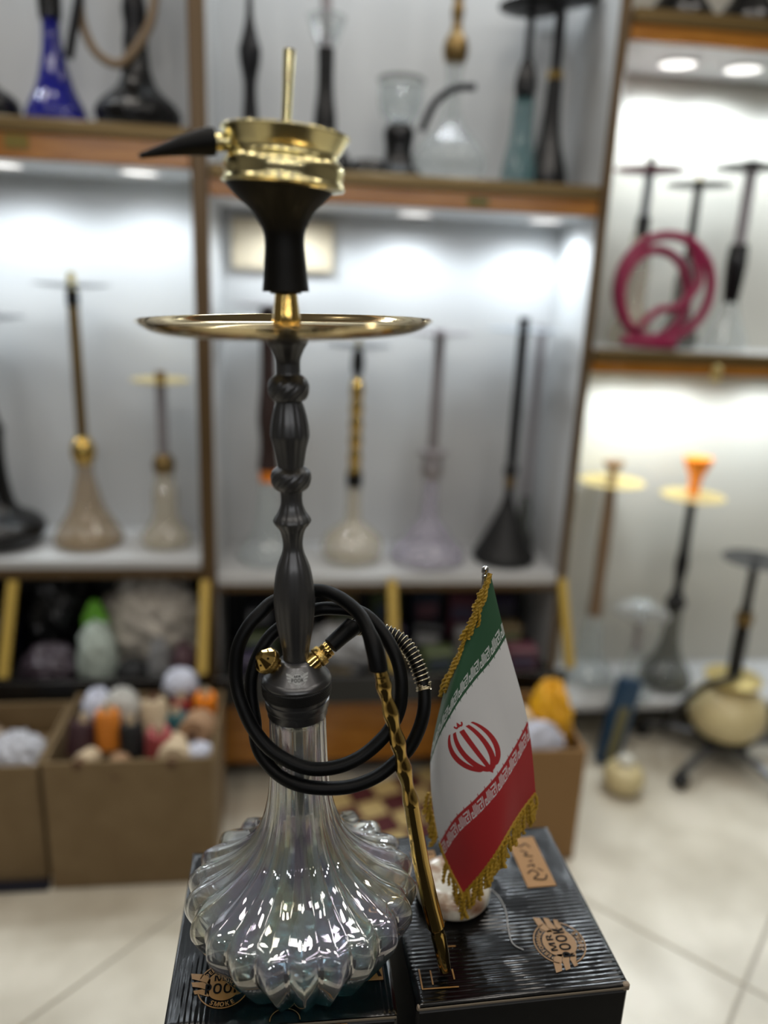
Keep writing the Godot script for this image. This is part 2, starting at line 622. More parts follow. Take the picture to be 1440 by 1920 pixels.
func dish(r: float, h: float, th := 0.006) -> Array:
	return [0.0, h, r * 0.55, h, r, h + th, r, h + th + 0.002, r * 0.55, h + 0.003, 0.0, h + 0.003]

func rod(r: float, h0: float, h1: float) -> Array:
	return [0.0, h0, r, h0, r, h1, 0.0, h1]

func bulb(r: float, h: float, hh: float, rn := 0.008) -> Array:
	return [0.0, h - hh, rn, h - hh, r * 0.8, h - hh * 0.6, r, h, r * 0.8, h + hh * 0.6, rn, h + hh, 0.0, h + hh]

func bell(R: float, H: float, rn: float, low := 0.35) -> Array:
	# a bell-shaped water vase: round foot, flaring skirt, straight neck
	return [0.0, 0.001, R * 0.9, 0.001, R, H * 0.06, R * 0.97, H * 0.13, R * 0.78, H * low * 0.75, R * 0.5, H * low * 1.3, rn * 1.35, H * 0.72, rn, H * 0.88, rn * 1.05, H]

func bowl_head(r: float, h: float, hh: float) -> Array:
	return [0.0, h, r * 0.42, h, r * 0.38, h + hh * 0.4, r * 0.9, h + hh * 0.8, r, h + hh, r * 0.85, h + hh, r * 0.6, h + hh * 0.85, 0.0, h + hh * 0.8]

func bent(called: String, ps: Array, r: float, m: Material, parent: Node3D) -> MeshInstance3D:
	var b := Mb.new()
	b.tube(curve(ps, 8), r, 12)
	return part(called, b, m, parent)

func shelf_pieces() -> void:
	var z := -1.86
	var y := 0.562
	# lower shelf of the left cabinet
	pipe("water_pipe", "tall gold water pipe with amber glass vase and black neck, left cabinet", Vector3(-0.487, y, z), [
		["vase", M.amber, bell(0.082, 0.205, 0.020)],
		["collar", M.gold, [0.0, 0.2, 0.018, 0.2, 0.026, 0.215, 0.028, 0.238, 0.022, 0.255, 0.012, 0.268, 0.0, 0.268]],
		["stem", M.old_gold, rod(0.0125, 0.266, 0.575)],
		["sleeve", M.black, rod(0.0145, 0.565, 0.6)],
		["tray", M.grey_metal, dish(0.085, 0.606)],
		["tip", M.brass, [0.0, 0.6, 0.011, 0.6, 0.009, 0.64, 0.0, 0.64]]])
	pipe("water_pipe", "shorter gold water pipe with pale gold tray and clear vase beside the cabinet post", Vector3(-0.302, y, z), [
		["vase", M.pale_amber, bell(0.062, 0.185, 0.022, 0.3)],
		["collar", M.old_gold, [0.0, 0.18, 0.02, 0.18, 0.026, 0.195, 0.024, 0.215, 0.014, 0.228, 0.0, 0.228]],
		["stem", M.silver, rod(0.013, 0.226, 0.40)],
		["tray", M.pale_gold, dish(0.068, 0.398)],
		["tip", M.old_gold, rod(0.012, 0.39, 0.425)]])
	pipe("water_pipe", "black water pipe with round glossy vase at the left cabinet edge", Vector3(-0.69, y, z), [
		["vase", M.black, [0.0, 0.001, 0.075, 0.001, 0.098, 0.025, 0.102, 0.045, 0.085, 0.068, 0.045, 0.09, 0.03, 0.14, 0.024, 0.22, 0.026, 0.28]],
		["stem", M.dark_metal, [0.0, 0.278, 0.03, 0.278, 0.018, 0.31, 0.012, 0.36, 0.010, 0.52, 0.0, 0.53]],
		["tray", M.grey_metal, dish(0.095, 0.53)],
		["bowl", M.black, bowl_head(0.03, 0.54, 0.06)]])
	# upper shelf of the left cabinet
	y = 1.493
	pipe("water_pipe", "water pipe with deep blue glass vase and black stem, upper left shelf", Vector3(-0.492, y, z), [
		["vase", M.blue, [0.0, 0.001, 0.05, 0.001, 0.064, 0.012, 0.060, 0.03, 0.040, 0.07, 0.026, 0.12, 0.018, 0.17, 0.018, 0.205]],
		["stem", M.black, [0.0, 0.2, 0.022, 0.2, 0.022, 0.26, 0.014, 0.28, 0.012, 0.5, 0.0, 0.5]],
		["tray", M.dark_metal, dish(0.06, 0.5)],
		["bowl", M.black, bowl_head(0.03, 0.51, 0.06)]])
	var o := pipe("water_pipe", "big black water pipe with wide faceted vase, upper left shelf", Vector3(-0.325, y, z), [
		["stem", M.dark_metal, [0.0, 0.17, 0.026, 0.17, 0.022, 0.2, 0.025, 0.23, 0.02, 0.26, 0.025, 0.29, 0.016, 0.32, 0.014, 0.55, 0.0, 0.55]],
		["tray", M.dark_metal, dish(0.09, 0.55)],
		["bowl", M.black, bowl_head(0.03, 0.56, 0.06)]])
	var b := Mb.new()
	b.mlathe(refine([0.0, 0.001, 0.07, 0.001, 0.086, 0.01, 0.088, 0.03, 0.080, 0.052, 0.055, 0.072, 0.036, 0.095, 0.027, 0.13, 0.024, 0.172, 0.0, 0.173], 4), 72, func(a, h): return 1.0 + 0.03 * cos(9.0 * a + h * 90.0) * cos(9.0 * a - h * 90.0))
	part("vase", b, M.black, o)
	b = Mb.new()
	b.tube(curve([Vector3(-0.40, 1.86, -1.84), Vector3(-0.425, 1.72, -1.83), Vector3(-0.408, 1.645, -1.83), Vector3(-0.37, 1.615, -1.83), Vector3(-0.335, 1.625, -1.825), Vector3(-0.285, 1.70, -1.825), Vector3(-0.28, 1.80, -1.83), Vector3(-0.32, 1.88, -1.84)], 8), 0.009, 12)
	var hb := tag(part("pipe_hose", b, mat(Color(0.50, 0.42, 0.32), 0.5), self), "beige hose looped around the big black water pipe on the upper left shelf", "hose")
	b = Mb.new()
	b.tube([Vector3(-0.402, 1.82, -1.81), Vector3(-0.412, 1.76, -1.81), Vector3(-0.448, 1.612, -1.808)], 0.0095, 12)
	part("handle", b, M.dark_metal, hb)
	pipe("water_pipe", "black water pipe cut off by the left picture edge, upper left shelf", Vector3(-0.64, y, z), [
		["vase", M.black, [0.0, 0.001, 0.06, 0.001, 0.076, 0.02, 0.07, 0.045, 0.03, 0.075, 0.02, 0.13, 0.02, 0.18]],
		["stem", M.dark_metal, rod(0.012, 0.175, 0.5)],
		["tray", M.dark_metal, dish(0.08, 0.5)]])
	# lower shelf of the middle cabinet
	y = 0.5205
	pipe("water_pipe", "dark brown wooden water pipe half hidden behind the foreground stem", Vector3(-0.052, y, z), [
		["vase", M.clear, bell(0.078, 0.21, 0.022, 0.28)],
		["collar", M.orange, rod(0.022, 0.205, 0.235)],
		["stem", M.brown, [0.0, 0.235, 0.026, 0.235, 0.021, 0.3, 0.026, 0.36, 0.019, 0.45, 0.02, 0.62, 0.0, 0.62]],
		["tray", M.silver, dish(0.085, 0.62)]])
	pipe("water_pipe", "gold ribbed water pipe with black knob and pale round vase, middle cabinet", Vector3(0.160, y, z), [
		["vase", M.pale_amber, [0.0, 0.001, 0.06, 0.001, 0.075, 0.015, 0.078, 0.04, 0.068, 0.065, 0.04, 0.088, 0.022, 0.105, 0.018, 0.13, 0.018, 0.2]],
		["collar", M.black, rod(0.02, 0.195, 0.228)],
		["stem", M.gold, [0.0, 0.228, 0.02, 0.23, 0.014, 0.25, 0.018, 0.27, 0.013, 0.29, 0.018, 0.31, 0.013, 0.33, 0.018, 0.35, 0.013, 0.37, 0.018, 0.39, 0.013, 0.41, 0.017, 0.43, 0.013, 0.46, 0.0, 0.465]],
		["knob", M.black, bulb(0.016, 0.5, 0.038, 0.006)],
		["tray", M.grey_metal, dish(0.08, 0.535)],
		["tip", M.brass, rod(0.007, 0.535, 0.56)]])
	pipe("water_pipe", "silver water pipe with milky vase, between the gold and the black cone pipes", Vector3(0.355, y, z), [
		["vase", M.lilac, [0.0, 0.001, 0.085, 0.001, 0.098, 0.012, 0.09, 0.035, 0.06, 0.06, 0.052, 0.08, 0.03, 0.105, 0.022, 0.13, 0.02, 0.22]],
		["collar", M.silver, [0.0, 0.215, 0.02, 0.215, 0.028, 0.235, 0.026, 0.26, 0.014, 0.285, 0.0, 0.285]],
		["port", M.silver, [0.0, 0.275, 0.034, 0.278, 0.036, 0.288, 0.012, 0.296, 0.0, 0.296]],
		["stem", M.silver, rod(0.0135, 0.29, 0.585)],
		["tray", M.silver, dish(0.08, 0.57)]])
	pipe("water_pipe", "black water pipe with cone-shaped base, right end of middle cabinet", Vector3(0.560, y, z), [
		["vase", M.black_matt, [0.0, 0.001, 0.078, 0.001, 0.082, 0.012, 0.07, 0.035, 0.03, 0.12, 0.012, 0.175, 0.012, 0.2]],
		["ring", M.old_gold, rod(0.014, 0.198, 0.225)],
		["collar", M.black, bulb(0.02, 0.24, 0.018, 0.012)],
		["stem", M.dark_metal, rod(0.013, 0.256, 0.62)],
		["tray", mat(Color(0.60, 0.63, 0.66), 0.3, 0.4), dish(0.09, 0.585, 0.004)]])
	pipe("water_pipe", "thin grey water pipe in the shadowed right corner of the middle cabinet", Vector3(0.638, y, -1.957), [
		["vase", M.smoky, bell(0.03, 0.15, 0.013)],
		["stem", M.silver, rod(0.012, 0.148, 0.60)]])
	# upper shelf of the middle cabinet
	y = 1.43
	pipe("water_pipe", "slim dark water pipe next to the cabinet post, upper middle shelf", Vector3(-0.09, y, z), [
		["vase", M.smoky, [0.0, 0.001, 0.03, 0.001, 0.038, 0.02, 0.03, 0.06, 0.02, 0.1]],
		["stem", M.dark_metal, [0.0, 0.098, 0.018, 0.098, 0.014, 0.17, 0.024, 0.235, 0.02, 0.25, 0.008, 0.3, 0.007, 0.55, 0.0, 0.55]],
		["bowl", M.black, bowl_head(0.03, 0.55, 0.06)]])
	pipe("water_pipe", "glossy black water pipe with clear crown below its stem, upper middle shelf", Vector3(0.071, y, z), [
		["vase", M.black, [0.0, 0.001, 0.055, 0.001, 0.066, 0.015, 0.055, 0.04, 0.03, 0.07, 0.024, 0.12, 0.018, 0.17, 0.018, 0.25]],
		["crown", M.clear, [0.022, 0.255, 0.03, 0.275, 0.042, 0.31, 0.038, 0.31, 0.026, 0.275]],
		["stem", M.silver, rod(0.012, 0.25, 0.6)],
		["bowl", M.black, bowl_head(0.03, 0.6, 0.06)]])
	pipe("hookah_head", "squat black holder carrying a clear glass cup, upper middle shelf", Vector3(0.236, y, z), [
		["holder", M.black, [0.0, 0.001, 0.05, 0.001, 0.052, 0.012, 0.036, 0.03, 0.03, 0.06, 0.034, 0.1, 0.026, 0.112, 0.0, 0.112]],
		["cup", M.clear, [0.0, 0.114, 0.028, 0.114, 0.046, 0.14, 0.05, 0.2, 0.047, 0.2, 0.042, 0.142, 0.02, 0.118, 0.0, 0.118]],
		["rim", M.smoky, [0.05, 0.196, 0.053, 0.2, 0.05, 0.204, 0.046, 0.2]]], "holder")
	b = Mb.new()
	b.xf.origin = Vector3(0.165, y, z + 0.04)
	b.lathe(refine([0.0, 0.0, 0.035, 0.0, 0.04, 0.012, 0.03, 0.03, 0.0, 0.035], 3), 28)
	tag(part("coal_dish", b, M.black, self), "small low black dish left of the squat cup holder on the upper middle shelf", "dish")
	o = pipe("water_pipe", "clear rainbow glass water pipe with gold chain stem, upper middle shelf", Vector3(0.352, y, z), [
		["neck", M.clear, [0.02, 0.14, 0.017, 0.19, 0.019, 0.245]],
		["collar", M.old_gold, [0.0, 0.24, 0.022, 0.242, 0.028, 0.265, 0.022, 0.29, 0.012, 0.3, 0.0, 0.3]],
		["stem", M.old_gold, [0.0, 0.298, 0.014, 0.3, 0.01, 0.32, 0.014, 0.34, 0.01, 0.36, 0.014, 0.38, 0.01, 0.4, 0.014, 0.42, 0.01, 0.44, 0.01, 0.6, 0.0, 0.6]]])
	b = Mb.new()
	b.mlathe(refine([0.0, 0.001, 0.062, 0.001, 0.08, 0.02, 0.086, 0.04, 0.075, 0.068, 0.045, 0.1, 0.028, 0.12, 0.02, 0.142], 3), 96, func(a, _h): return 0.93 + 0.07 * absf(sin(a * 9.0)))
	part("vase", b, M.clear, o)
	b = Mb.new()
	b.tube(curve([Vector3(0.275, 1.52, -1.79), Vector3(0.30, 1.575, -1.785), Vector3(0.34, 1.605, -1.785), Vector3(0.385, 1.612, -1.79)], 8), 0.008, 12)
	tag(part("pipe_hose", b, M.dark_metal, self), "short dark hose end arching over the clear rainbow glass vase", "hose")
	pipe("water_pipe", "water pipe with teal rainbow vase and wide black tray, upper middle shelf", Vector3(0.514, y, z), [
		["vase", M.teal, [0.0, 0.001, 0.033, 0.001, 0.040, 0.014, 0.036, 0.05, 0.026, 0.1, 0.024, 0.18]],
		["sleeve", M.black, [0.0, 0.178, 0.02, 0.178, 0.024, 0.21, 0.016, 0.25, 0.01, 0.26, 0.0, 0.26]],
		["stem", M.dark_metal, rod(0.0085, 0.258, 0.36)],
		["tray", M.dark_metal, dish(0.072, 0.352, 0.008)],
		["bowl", M.black, bowl_head(0.03, 0.36, 0.06)]])
	pipe("water_pipe", "tall black water pipe with gold ring, right end of upper middle shelf", Vector3(0.594, y, z - 0.045), [
		["vase", M.black, [0.0, 0.001, 0.042, 0.001, 0.049, 0.014, 0.04, 0.06, 0.026, 0.11, 0.02, 0.17, 0.018, 0.235]],
		["ring", M.gold, rod(0.018, 0.232, 0.252)],
		["stem", M.dark_metal, rod(0.012, 0.25, 0.395)],
		["tray", M.dark_metal, dish(0.082, 0.39, 0.008)],
		["bowl", M.black, bowl_head(0.03, 0.4, 0.06)]])
	# upper shelf of the right cabinet
	y = 1.081
	pipe("water_pipe", "water pipe with pink tray and clear vase inside the pink hose loops", Vector3(0.828, y, z), [
		["vase", M.pale_amber, bell(0.056, 0.26, 0.022, 0.3)],
		["collar", M.black, rod(0.016, 0.255, 0.3)],
		["stem", M.grey_metal, rod(0.011, 0.298, 0.41)],
		["tray", mat(Color(0.42, 0.10, 0.22), 0.4), dish(0.08, 0.395, 0.005)],
		["tip", M.black, rod(0.009, 0.4, 0.43)]])
	pipe("water_pipe", "thin black water pipe between the pink hose and the clear vase", Vector3(0.953, y, z), [
		["vase", M.smoky, bell(0.05, 0.22, 0.018, 0.3)],
		["stem", M.black, rod(0.010, 0.218, 0.378)],
		["tray", M.dark_metal, dish(0.075, 0.372, 0.003)],
		["tip", M.brass, rod(0.007, 0.376, 0.395)]])
	pipe("water_pipe", "silver water pipe with thick black grip and clear ribbed vase, upper right shelf", Vector3(1.078, y, z), [
		["vase", M.clear, [0.0, 0.001, 0.05, 0.001, 0.058, 0.014, 0.045, 0.045, 0.03, 0.08, 0.02, 0.115]],
		["grip", M.black, [0.0, 0.112, 0.018, 0.112, 0.02, 0.13, 0.023, 0.24, 0.02, 0.25, 0.0, 0.25]],
		["stem", M.silver, rod(0.014, 0.248, 0.425)],
		["tray", M.dark_metal, dish(0.085, 0.415, 0.004)],
		["tip", M.black, rod(0.02, 0.42, 0.435)]])
	var pk := thing("pipe_hose", "bright pink hose coiled in loops on the upper right shelf", "hose", Vector3(0.872, y, -1.80))
	for l in [[0.108, 0.118, 0.0, 0.0, 0.2], [0.09, 0.10, -0.02, -0.015, -0.25]]:
		b = Mb.new()
		var ps := []
		for k in 41:
			var a := TAU * k / 40.0
			ps.append(Vector3(l[2] + l[0] * cos(a), 0.14 + l[3] + l[1] * sin(a), 0.018 * sin(a * 1.0 + l[4] * 9.0)))
		b.tube(ps, 0.0115, 12, false)
		part("loop", b, M.pink, pk)
	bent("mouthpiece", [Vector3(0.055, 0.24, 0.0), Vector3(0.075, 0.16, 0.02), Vector3(0.03, 0.1, 0.025), Vector3(-0.02, 0.09, 0.03), Vector3(-0.06, 0.05, 0.03)], 0.0095, M.pink, pk)
	bent("foot", [Vector3(-0.1, 0.02, 0.03), Vector3(-0.04, 0.014, 0.035), Vector3(0.03, 0.014, 0.03)], 0.0125, M.pink, pk)
	# top shelf of the right cabinet
	for k in 3:
		pipe("water_pipe", ["black water pipe base above the right cabinet fascia, nearest the post", "second black water pipe base above the right cabinet fascia, in the middle", "third black water pipe base above the right cabinet fascia, farthest right"][k], Vector3(0.85 + 0.16 * k, 1.776, z), [
			["vase", M.black, bell(0.075, 0.16, 0.02)],
			["stem", M.dark_metal, rod(0.012, 0.158, 0.4)]])

# ------------------------------------------------------------------ things on the floor and in the trays
func lump(seed_: int, size: Vector3, rough := 0.35) -> Mb:
	# a crumpled bag: a ball pushed in and out by sharp noise
	var n := FastNoiseLite.new()
	n.seed = seed_
	n.frequency = 2.4
	n.fractal_type = FastNoiseLite.FRACTAL_RIDGED
	n.fractal_octaves = 3
	var b := Mb.new()
	var rows := []
	for i in 25:
		var row := PackedVector3Array()
		var th := PI * i / 24.0
		for j in 36:
			var a := TAU * j / 36.0
			var d := Vector3(sin(th) * cos(a), -cos(th), sin(th) * sin(a))
			var p := d * (1.0 + rough * n.get_noise_3dv(d))
			p.y = maxf(p.y, -0.62)
			row.append(Vector3(p.x * size.x, (p.y + 0.62) * size.y, p.z * size.z))
		rows.append(row)
	b.grid(rows, true)
	return b

func bag(called: String, label: String, at: Vector3, size: Vector3, m: Material, seed_: int, category := "bag") -> Node3D:
	var o := part(called, lump(seed_, size), m, self)
	o.position = at
	return tag(o, label, category)

func bin(label: String, x0: float, x1: float, z0: float, z1: float, h: float, m: Material) -> Node3D:
	var o := thing("cardboard_bin", label, "box")
	var t := 0.006
	part("bottom", span(x0, x1, 0.001, 0.008, z0, z1), m, o)
	part("front_panel", span(x0, x1, 0.001, h, z1 - t, z1, 0.001), m, o)
	part("back_panel", span(x0, x1, 0.001, h, z0, z0 + t, 0.001), m, o)
	part("side_panel", span(x0, x0 + t, 0.001, h, z0 + t, z1 - t, 0.001), m, o)
	part("side_panel", span(x1 - t, x1, 0.001, h, z0 + t, z1 - t, 0.001), m, o)
	return o

func spool(label: String, at: Vector3, tilt: Vector3, m: Material, core: Material, r := 0.024, h := 0.075) -> void:
	var o := thing("thread_cone", label, "spool", at)
	o.rotation_degrees = tilt
	part("yarn", turned([0.010, 0.004, r, 0.006, r * 0.92, h - 0.008, r * 0.8, h, 0.010, h], 28), m, o)
	part("core", turned([0.007, 0.0, 0.0105, 0.0, 0.0085, h + 0.016, 0.0055, h + 0.016], 24), core, o)

func floor_pieces() -> void:
	# bins
	bin("wide cardboard bin of thread cones in front of the left cabinet", -0.470, -0.147, -1.605, -1.34, 0.294, M.card)
	bin("cardboard bin cut off by the left picture edge", -0.80, -0.484, -1.605, -1.36, 0.275, M.card)
	var o := bin("cardboard bin behind the flag with a yellow packet", 0.40, 0.627, -1.60, -1.352, 0.278, M.card2)
	part("fill_board", span(-0.463, -0.154, 0.19, 0.2, -1.597, -1.348), M.card, get_node("cardboard_bin"))
	part("fill_board", span(-0.79, -0.491, 0.19, 0.2, -1.597, -1.368), M.card, get_node("cardboard_bin_001"))
	part("fill_board", span(0.407, 0.62, 0.19, 0.2, -1.592, -1.36), M.card2, o)
	# thread cones in the wide bin
	var maroon := mat(Color(0.20, 0.09, 0.11), 0.6)
	var amber := mat(Color(0.78, 0.46, 0.12), 0.6)
	var coal := mat(Color(0.07, 0.07, 0.07), 0.6)
	var rose := mat(Color(0.58, 0.24, 0.24), 0.6)
	var sea := mat(Color(0.10, 0.32, 0.34), 0.6)
	var bone := mat(Color(0.74, 0.66, 0.54), 0.7)
	var tan := mat(Color(0.58, 0.45, 0.33), 0.7)
	var hard := mat(Color(0.36, 0.24, 0.16), 0.7)
	spool("maroon thread cone standing at the left of the wide bin", Vector3(-0.420, 0.258, -1.42), Vector3(-12, 0, -6), maroon, bone, 0.029, 0.07)
	spool("golden orange thread cone standing near the middle left of the wide bin", Vector3(-0.365, 0.262, -1.435), Vector3(-6, 0, 2), amber, bone, 0.027, 0.082)
	spool("charcoal thread cone standing in the middle of the wide bin", Vector3(-0.314, 0.252, -1.42), Vector3(-8, 0, 4), coal, bone, 0.026, 0.072)
	spool("rose red thread cone standing right of the charcoal one", Vector3(-0.262, 0.248, -1.41), Vector3(8, 0, -3), rose, bone, 0.028, 0.074)
	spool("teal thread cone behind the cream cones in the wide bin", Vector3(-0.218, 0.255, -1.45), Vector3(-10, 0, 12), sea, bone, 0.025, 0.07)
	spool("cream thread cone lying with its hollow end forward, front right of the wide bin", Vector3(-0.226, 0.272, -1.42), Vector3(80, 0, 0), bone, hard, 0.034, 0.07)
	spool("sandy thread cone lying with its hollow end forward, right edge of the wide bin", Vector3(-0.184, 0.288, -1.475), Vector3(76, 0, 8), tan, hard, 0.036, 0.07)
	spool("pale cream cone leaning between the maroon and orange cones", Vector3(-0.389, 0.268, -1.40), Vector3(70, 0, 12), bone, hard, 0.020, 0.055)
	spool("brown empty cone lying in front of the charcoal cone", Vector3(-0.336, 0.255, -1.40), Vector3(82, 0, -4), tan, hard, 0.022, 0.045)
	spool("cream cone behind the rose red one in the wide bin", Vector3(-0.280, 0.262, -1.49), Vector3(-14, 0, 5), bone, hard, 0.03, 0.07)
	spool("bright orange cone at the back right of the wide bin", Vector3(-0.186, 0.25, -1.545), Vector3(10, 0, -4), M.orange, bone, 0.026, 0.075)
	spool("small red cone at the back of the wide bin", Vector3(-0.232, 0.25, -1.53), Vector3(0, 0, 0), mat(Color(0.55, 0.12, 0.12), 0.6), bone, 0.022, 0.065)
	spool("sandy cone upright in the back middle of the wide bin", Vector3(-0.335, 0.25, -1.53), Vector3(0, 0, 0), tan, bone, 0.026, 0.06)
	bag("plastic_bag", "white crumpled bag at the back left of the wide bin", Vector3(-0.405, 0.27, -1.52), Vector3(0.028, 0.045, 0.03), M.white_bag, 5)
	bag("plastic_bag", "white crumpled bag behind the golden orange cone", Vector3(-0.352, 0.275, -1.51), Vector3(0.034, 0.045, 0.03), mat(Color(0.72, 0.71, 0.68), 0.5), 6)
	bag("plastic_bag", "white crumpled bag on top at the back right of the wide bin", Vector3(-0.238, 0.315, -1.57), Vector3(0.032, 0.03, 0.028), M.white_bag, 7)
	bag("paper_scrap", "white paper scrap tucked beside the lying sandy cone", Vector3(-0.183, 0.262, -1.39), Vector3(0.03, 0.02, 0.02), M.white_bag, 8, "paper")
	bag("plastic_bag", "white crumpled bag in the bin at the left edge", Vector3(-0.555, 0.2, -1.45), Vector3(0.055, 0.05, 0.05), mat(Color(0.70, 0.70, 0.72), 0.45), 9)
	bag("paper_bundle", "cream paper bundle in the bin at the left edge", Vector3(-0.64, 0.2, -1.47), Vector3(0.05, 0.055, 0.06), mat(Color(0.62, 0.54, 0.45), 0.6), 10, "paper")
	# navy mat under the left bin's front edge
	tag(part("floor_strip", span(-0.80, -0.478, 0.0, 0.012, -1.36, -1.335), mat(Color(0.03, 0.04, 0.12), 0.7), self), "navy blue strip on the floor along the left bin", "strip")
	# bags and loose goods in the left tray
	bag("goods_bag", "big crumpled grey plastic bag in the tray under the left cabinet", Vector3(-0.338, 0.262, -1.84), Vector3(0.118, 0.125, 0.09), M.bag_grey, 12)
	bag("goods_bag", "white and green packet beside the grey bag in the left tray", Vector3(-0.445, 0.262, -1.70), Vector3(0.04, 0.09, 0.035), mat(Color(0.66, 0.70, 0.66), 0.5), 13)
	bag("goods_bag", "lime green pouch behind the white packet in the left tray", Vector3(-0.462, 0.262, -1.765), Vector3(0.03, 0.105, 0.022), mat(Color(0.36, 0.60, 0.16), 0.5), 14)
	bag("goods_bag", "shiny black bag at the left of the left tray", Vector3(-0.575, 0.262, -1.88), Vector3(0.075, 0.13, 0.075), M.bag_dark, 15)
	bag("goods_bag", "plum grey bag in the front of the left tray", Vector3(-0.555, 0.262, -1.715), Vector3(0.06, 0.055, 0.05), M.bag_plum, 16)
	bag("goods_bag", "flat dark bag in front of the grey bag in the left tray", Vector3(-0.366, 0.262, -1.69), Vector3(0.036, 0.04, 0.035), M.black_matt, 17)
	bag("goods_bag", "small silver bag at the right front of the left tray", Vector3(-0.302, 0.262, -1.69), Vector3(0.024, 0.07, 0.03), mat(Color(0.50, 0.50, 0.50), 0.4), 18)
	bag("goods_bag", "dusty rose bag by the post in the left tray", Vector3(-0.247, 0.262, -1.695), Vector3(0.028, 0.06, 0.035), mat(Color(0.30, 0.20, 0.22), 0.5), 19)
	bag("goods_bag", "blue black bag behind the left leaning slat", Vector3(-0.77, 0.262, -1.82), Vector3(0.10, 0.12, 0.09), mat(Color(0.035, 0.04, 0.09), 0.35), 20)
	# packets in the middle tray
	var tones := [Color(0.10, 0.10, 0.12), Color(0.36, 0.20, 0.24), Color(0.30, 0.34, 0.22), Color(0.50, 0.50, 0.50), Color(0.20, 0.17, 0.26), Color(0.14, 0.18, 0.24), Color(0.42, 0.36, 0.24)]
	var words := ["black", "dusty pink", "olive green", "pale grey", "violet", "slate blue", "straw coloured"]
	var rows := ["back row", "middle row", "front row"]
	for r in 3:
		for k in 7:
			var x := -0.08 + k * 0.11 + rng.randf_range(-0.012, 0.012)
			var c := (k * 3 + r * 2) % 7
			var h := rng.randf_range(0.06, 0.1) + (0.05 if r == 0 else 0.0)
			var p := thing("goods_packet", "%s packet, %s from the left in the %s of the middle tray" % [words[c], ["first", "second", "third", "fourth", "fifth", "sixth", "seventh"][k], rows[r]], "packet", Vector3(x, 0.2625, -1.94 + r * 0.12), rng.randf_range(-0.3, 0.3), "packets in the middle tray")
			part("carton", boxes([[Vector3(0, h / 2, 0), Vector3(0.08, h, 0.05)]], 0.006), mat(tones[c], 0.4), p)
			part("band", boxes([[Vector3(0, h * 0.62, 0.0255), Vector3(0.06, h * 0.3, 0.002)]], 0.0005), mat(tones[(c + 3) % 7].lightened(0.15), 0.5), p)
	bag("goods_bag", "clear grey plastic bag lying over the middle tray packets", Vector3(0.15, 0.3, -1.74), Vector3(0.10, 0.05, 0.06), mat(Color(0.52, 0.52, 0.52), 0.3), 23)
	# contents of the bin behind the flag
	bag("goods_bag", "bright yellow packet sticking out of the bin behind the flag", Vector3(0.575, 0.235, -1.45), Vector3(0.04, 0.085, 0.05), mat(Color(0.85, 0.62, 0.06), 0.5), 30)
	spool("cream thread cone lying in the bin behind the flag", Vector3(0.50, 0.29, -1.46), Vector3(80, 0, 0), bone, hard, 0.036, 0.06)
	bag("plastic_bag", "white bag at the front of the bin behind the flag", Vector3(0.53, 0.235, -1.39), Vector3(0.05, 0.05, 0.025), M.white_bag, 31)
	# dark mat where the viewer stands
	tag(part("door_mat", span(-0.7, 1.0, 0.0, 0.012, -0.30, 1.5, 0.004), mat(Color(0.06, 0.06, 0.065), 0.9), self), "large dark mat on the floor in front of the two black cartons", "mat")
	# checked mat on the floor
	o = thing("checked_mat", "maroon and cream checked mat on the floor between the bins", "mat", Vector3(0.27, 0.0, -1.53), 0.35)
	part("backing", boxes([[Vector3(0, 0.004, 0), Vector3(0.32, 0.008, 0.24)]], 0.002), mat(Color(0.26, 0.12, 0.12), 0.8), o)
	for i in 5:
		for j in 4:
			part("check", boxes([[Vector3(-0.128 + i * 0.064, 0.009, -0.09 + j * 0.06), Vector3(0.061, 0.006, 0.057)]], 0.001), mat(Color(0.30, 0.10, 0.11), 0.8) if (i + j) % 2 else mat(Color(0.72, 0.63, 0.42), 0.8), o)
	# pipes standing on the plinth of the right cabinet
	var y := 0.142
	pipe("water_pipe", "tan wooden water pipe with pale gold tray next to the right cabinet post", Vector3(0.85, y, -1.90), [
		["vase", M.clear, bell(0.07, 0.20, 0.022, 0.3)],
		["stem", M.tan, [0.0, 0.198, 0.02, 0.2, 0.016, 0.3, 0.018, 0.4, 0.014, 0.585, 0.0, 0.585]],
		["tray", M.pale_gold, dish(0.085, 0.575, 0.008)],
		["bowl", M.tan, bowl_head(0.028, 0.585, 0.055)]])
	pipe("water_pipe", "dark water pipe with orange bowl, gold tray and smoky glass vase", Vector3(1.062, y, -1.86), [
		["vase", M.smoky, [0.0, 0.001, 0.06, 0.001, 0.075, 0.015, 0.07, 0.04, 0.04, 0.09, 0.026, 0.14, 0.022, 0.23]],
		["collar", M.black, bulb(0.028, 0.25, 0.028, 0.014)],
		["stem", M.dark_metal, [0.0, 0.275, 0.016, 0.278, 0.012, 0.3, 0.018, 0.36, 0.014, 0.4, 0.012, 0.55, 0.0, 0.55]],
		["tray", M.pale_gold, dish(0.082, 0.548, 0.008)],
		["bowl", M.orange, [0.0, 0.56, 0.016, 0.56, 0.014, 0.59, 0.02, 0.615, 0.034, 0.645, 0.036, 0.66, 0.03, 0.66, 0.0, 0.645]]])
	pipe("water_pipe", "short clear water pipe with shiny glass tray, right cabinet plinth", Vector3(0.935, y, -1.80), [
		["vase", M.clear, bell(0.055, 0.14, 0.018, 0.3)],
		["stem", M.silver, rod(0.010, 0.138, 0.24)],
		["tray", M.chrome, dish(0.075, 0.238, 0.01)],
		["bowl", M.clear, bowl_head(0.03, 0.25, 0.03)]])
	# ball pipe on its wheeled stand
	o = thing("wheeled_stand", "low wheeled stand with grey legs and black castors under the cream ball", "stand", Vector3(1.165, 0.0, -1.70))
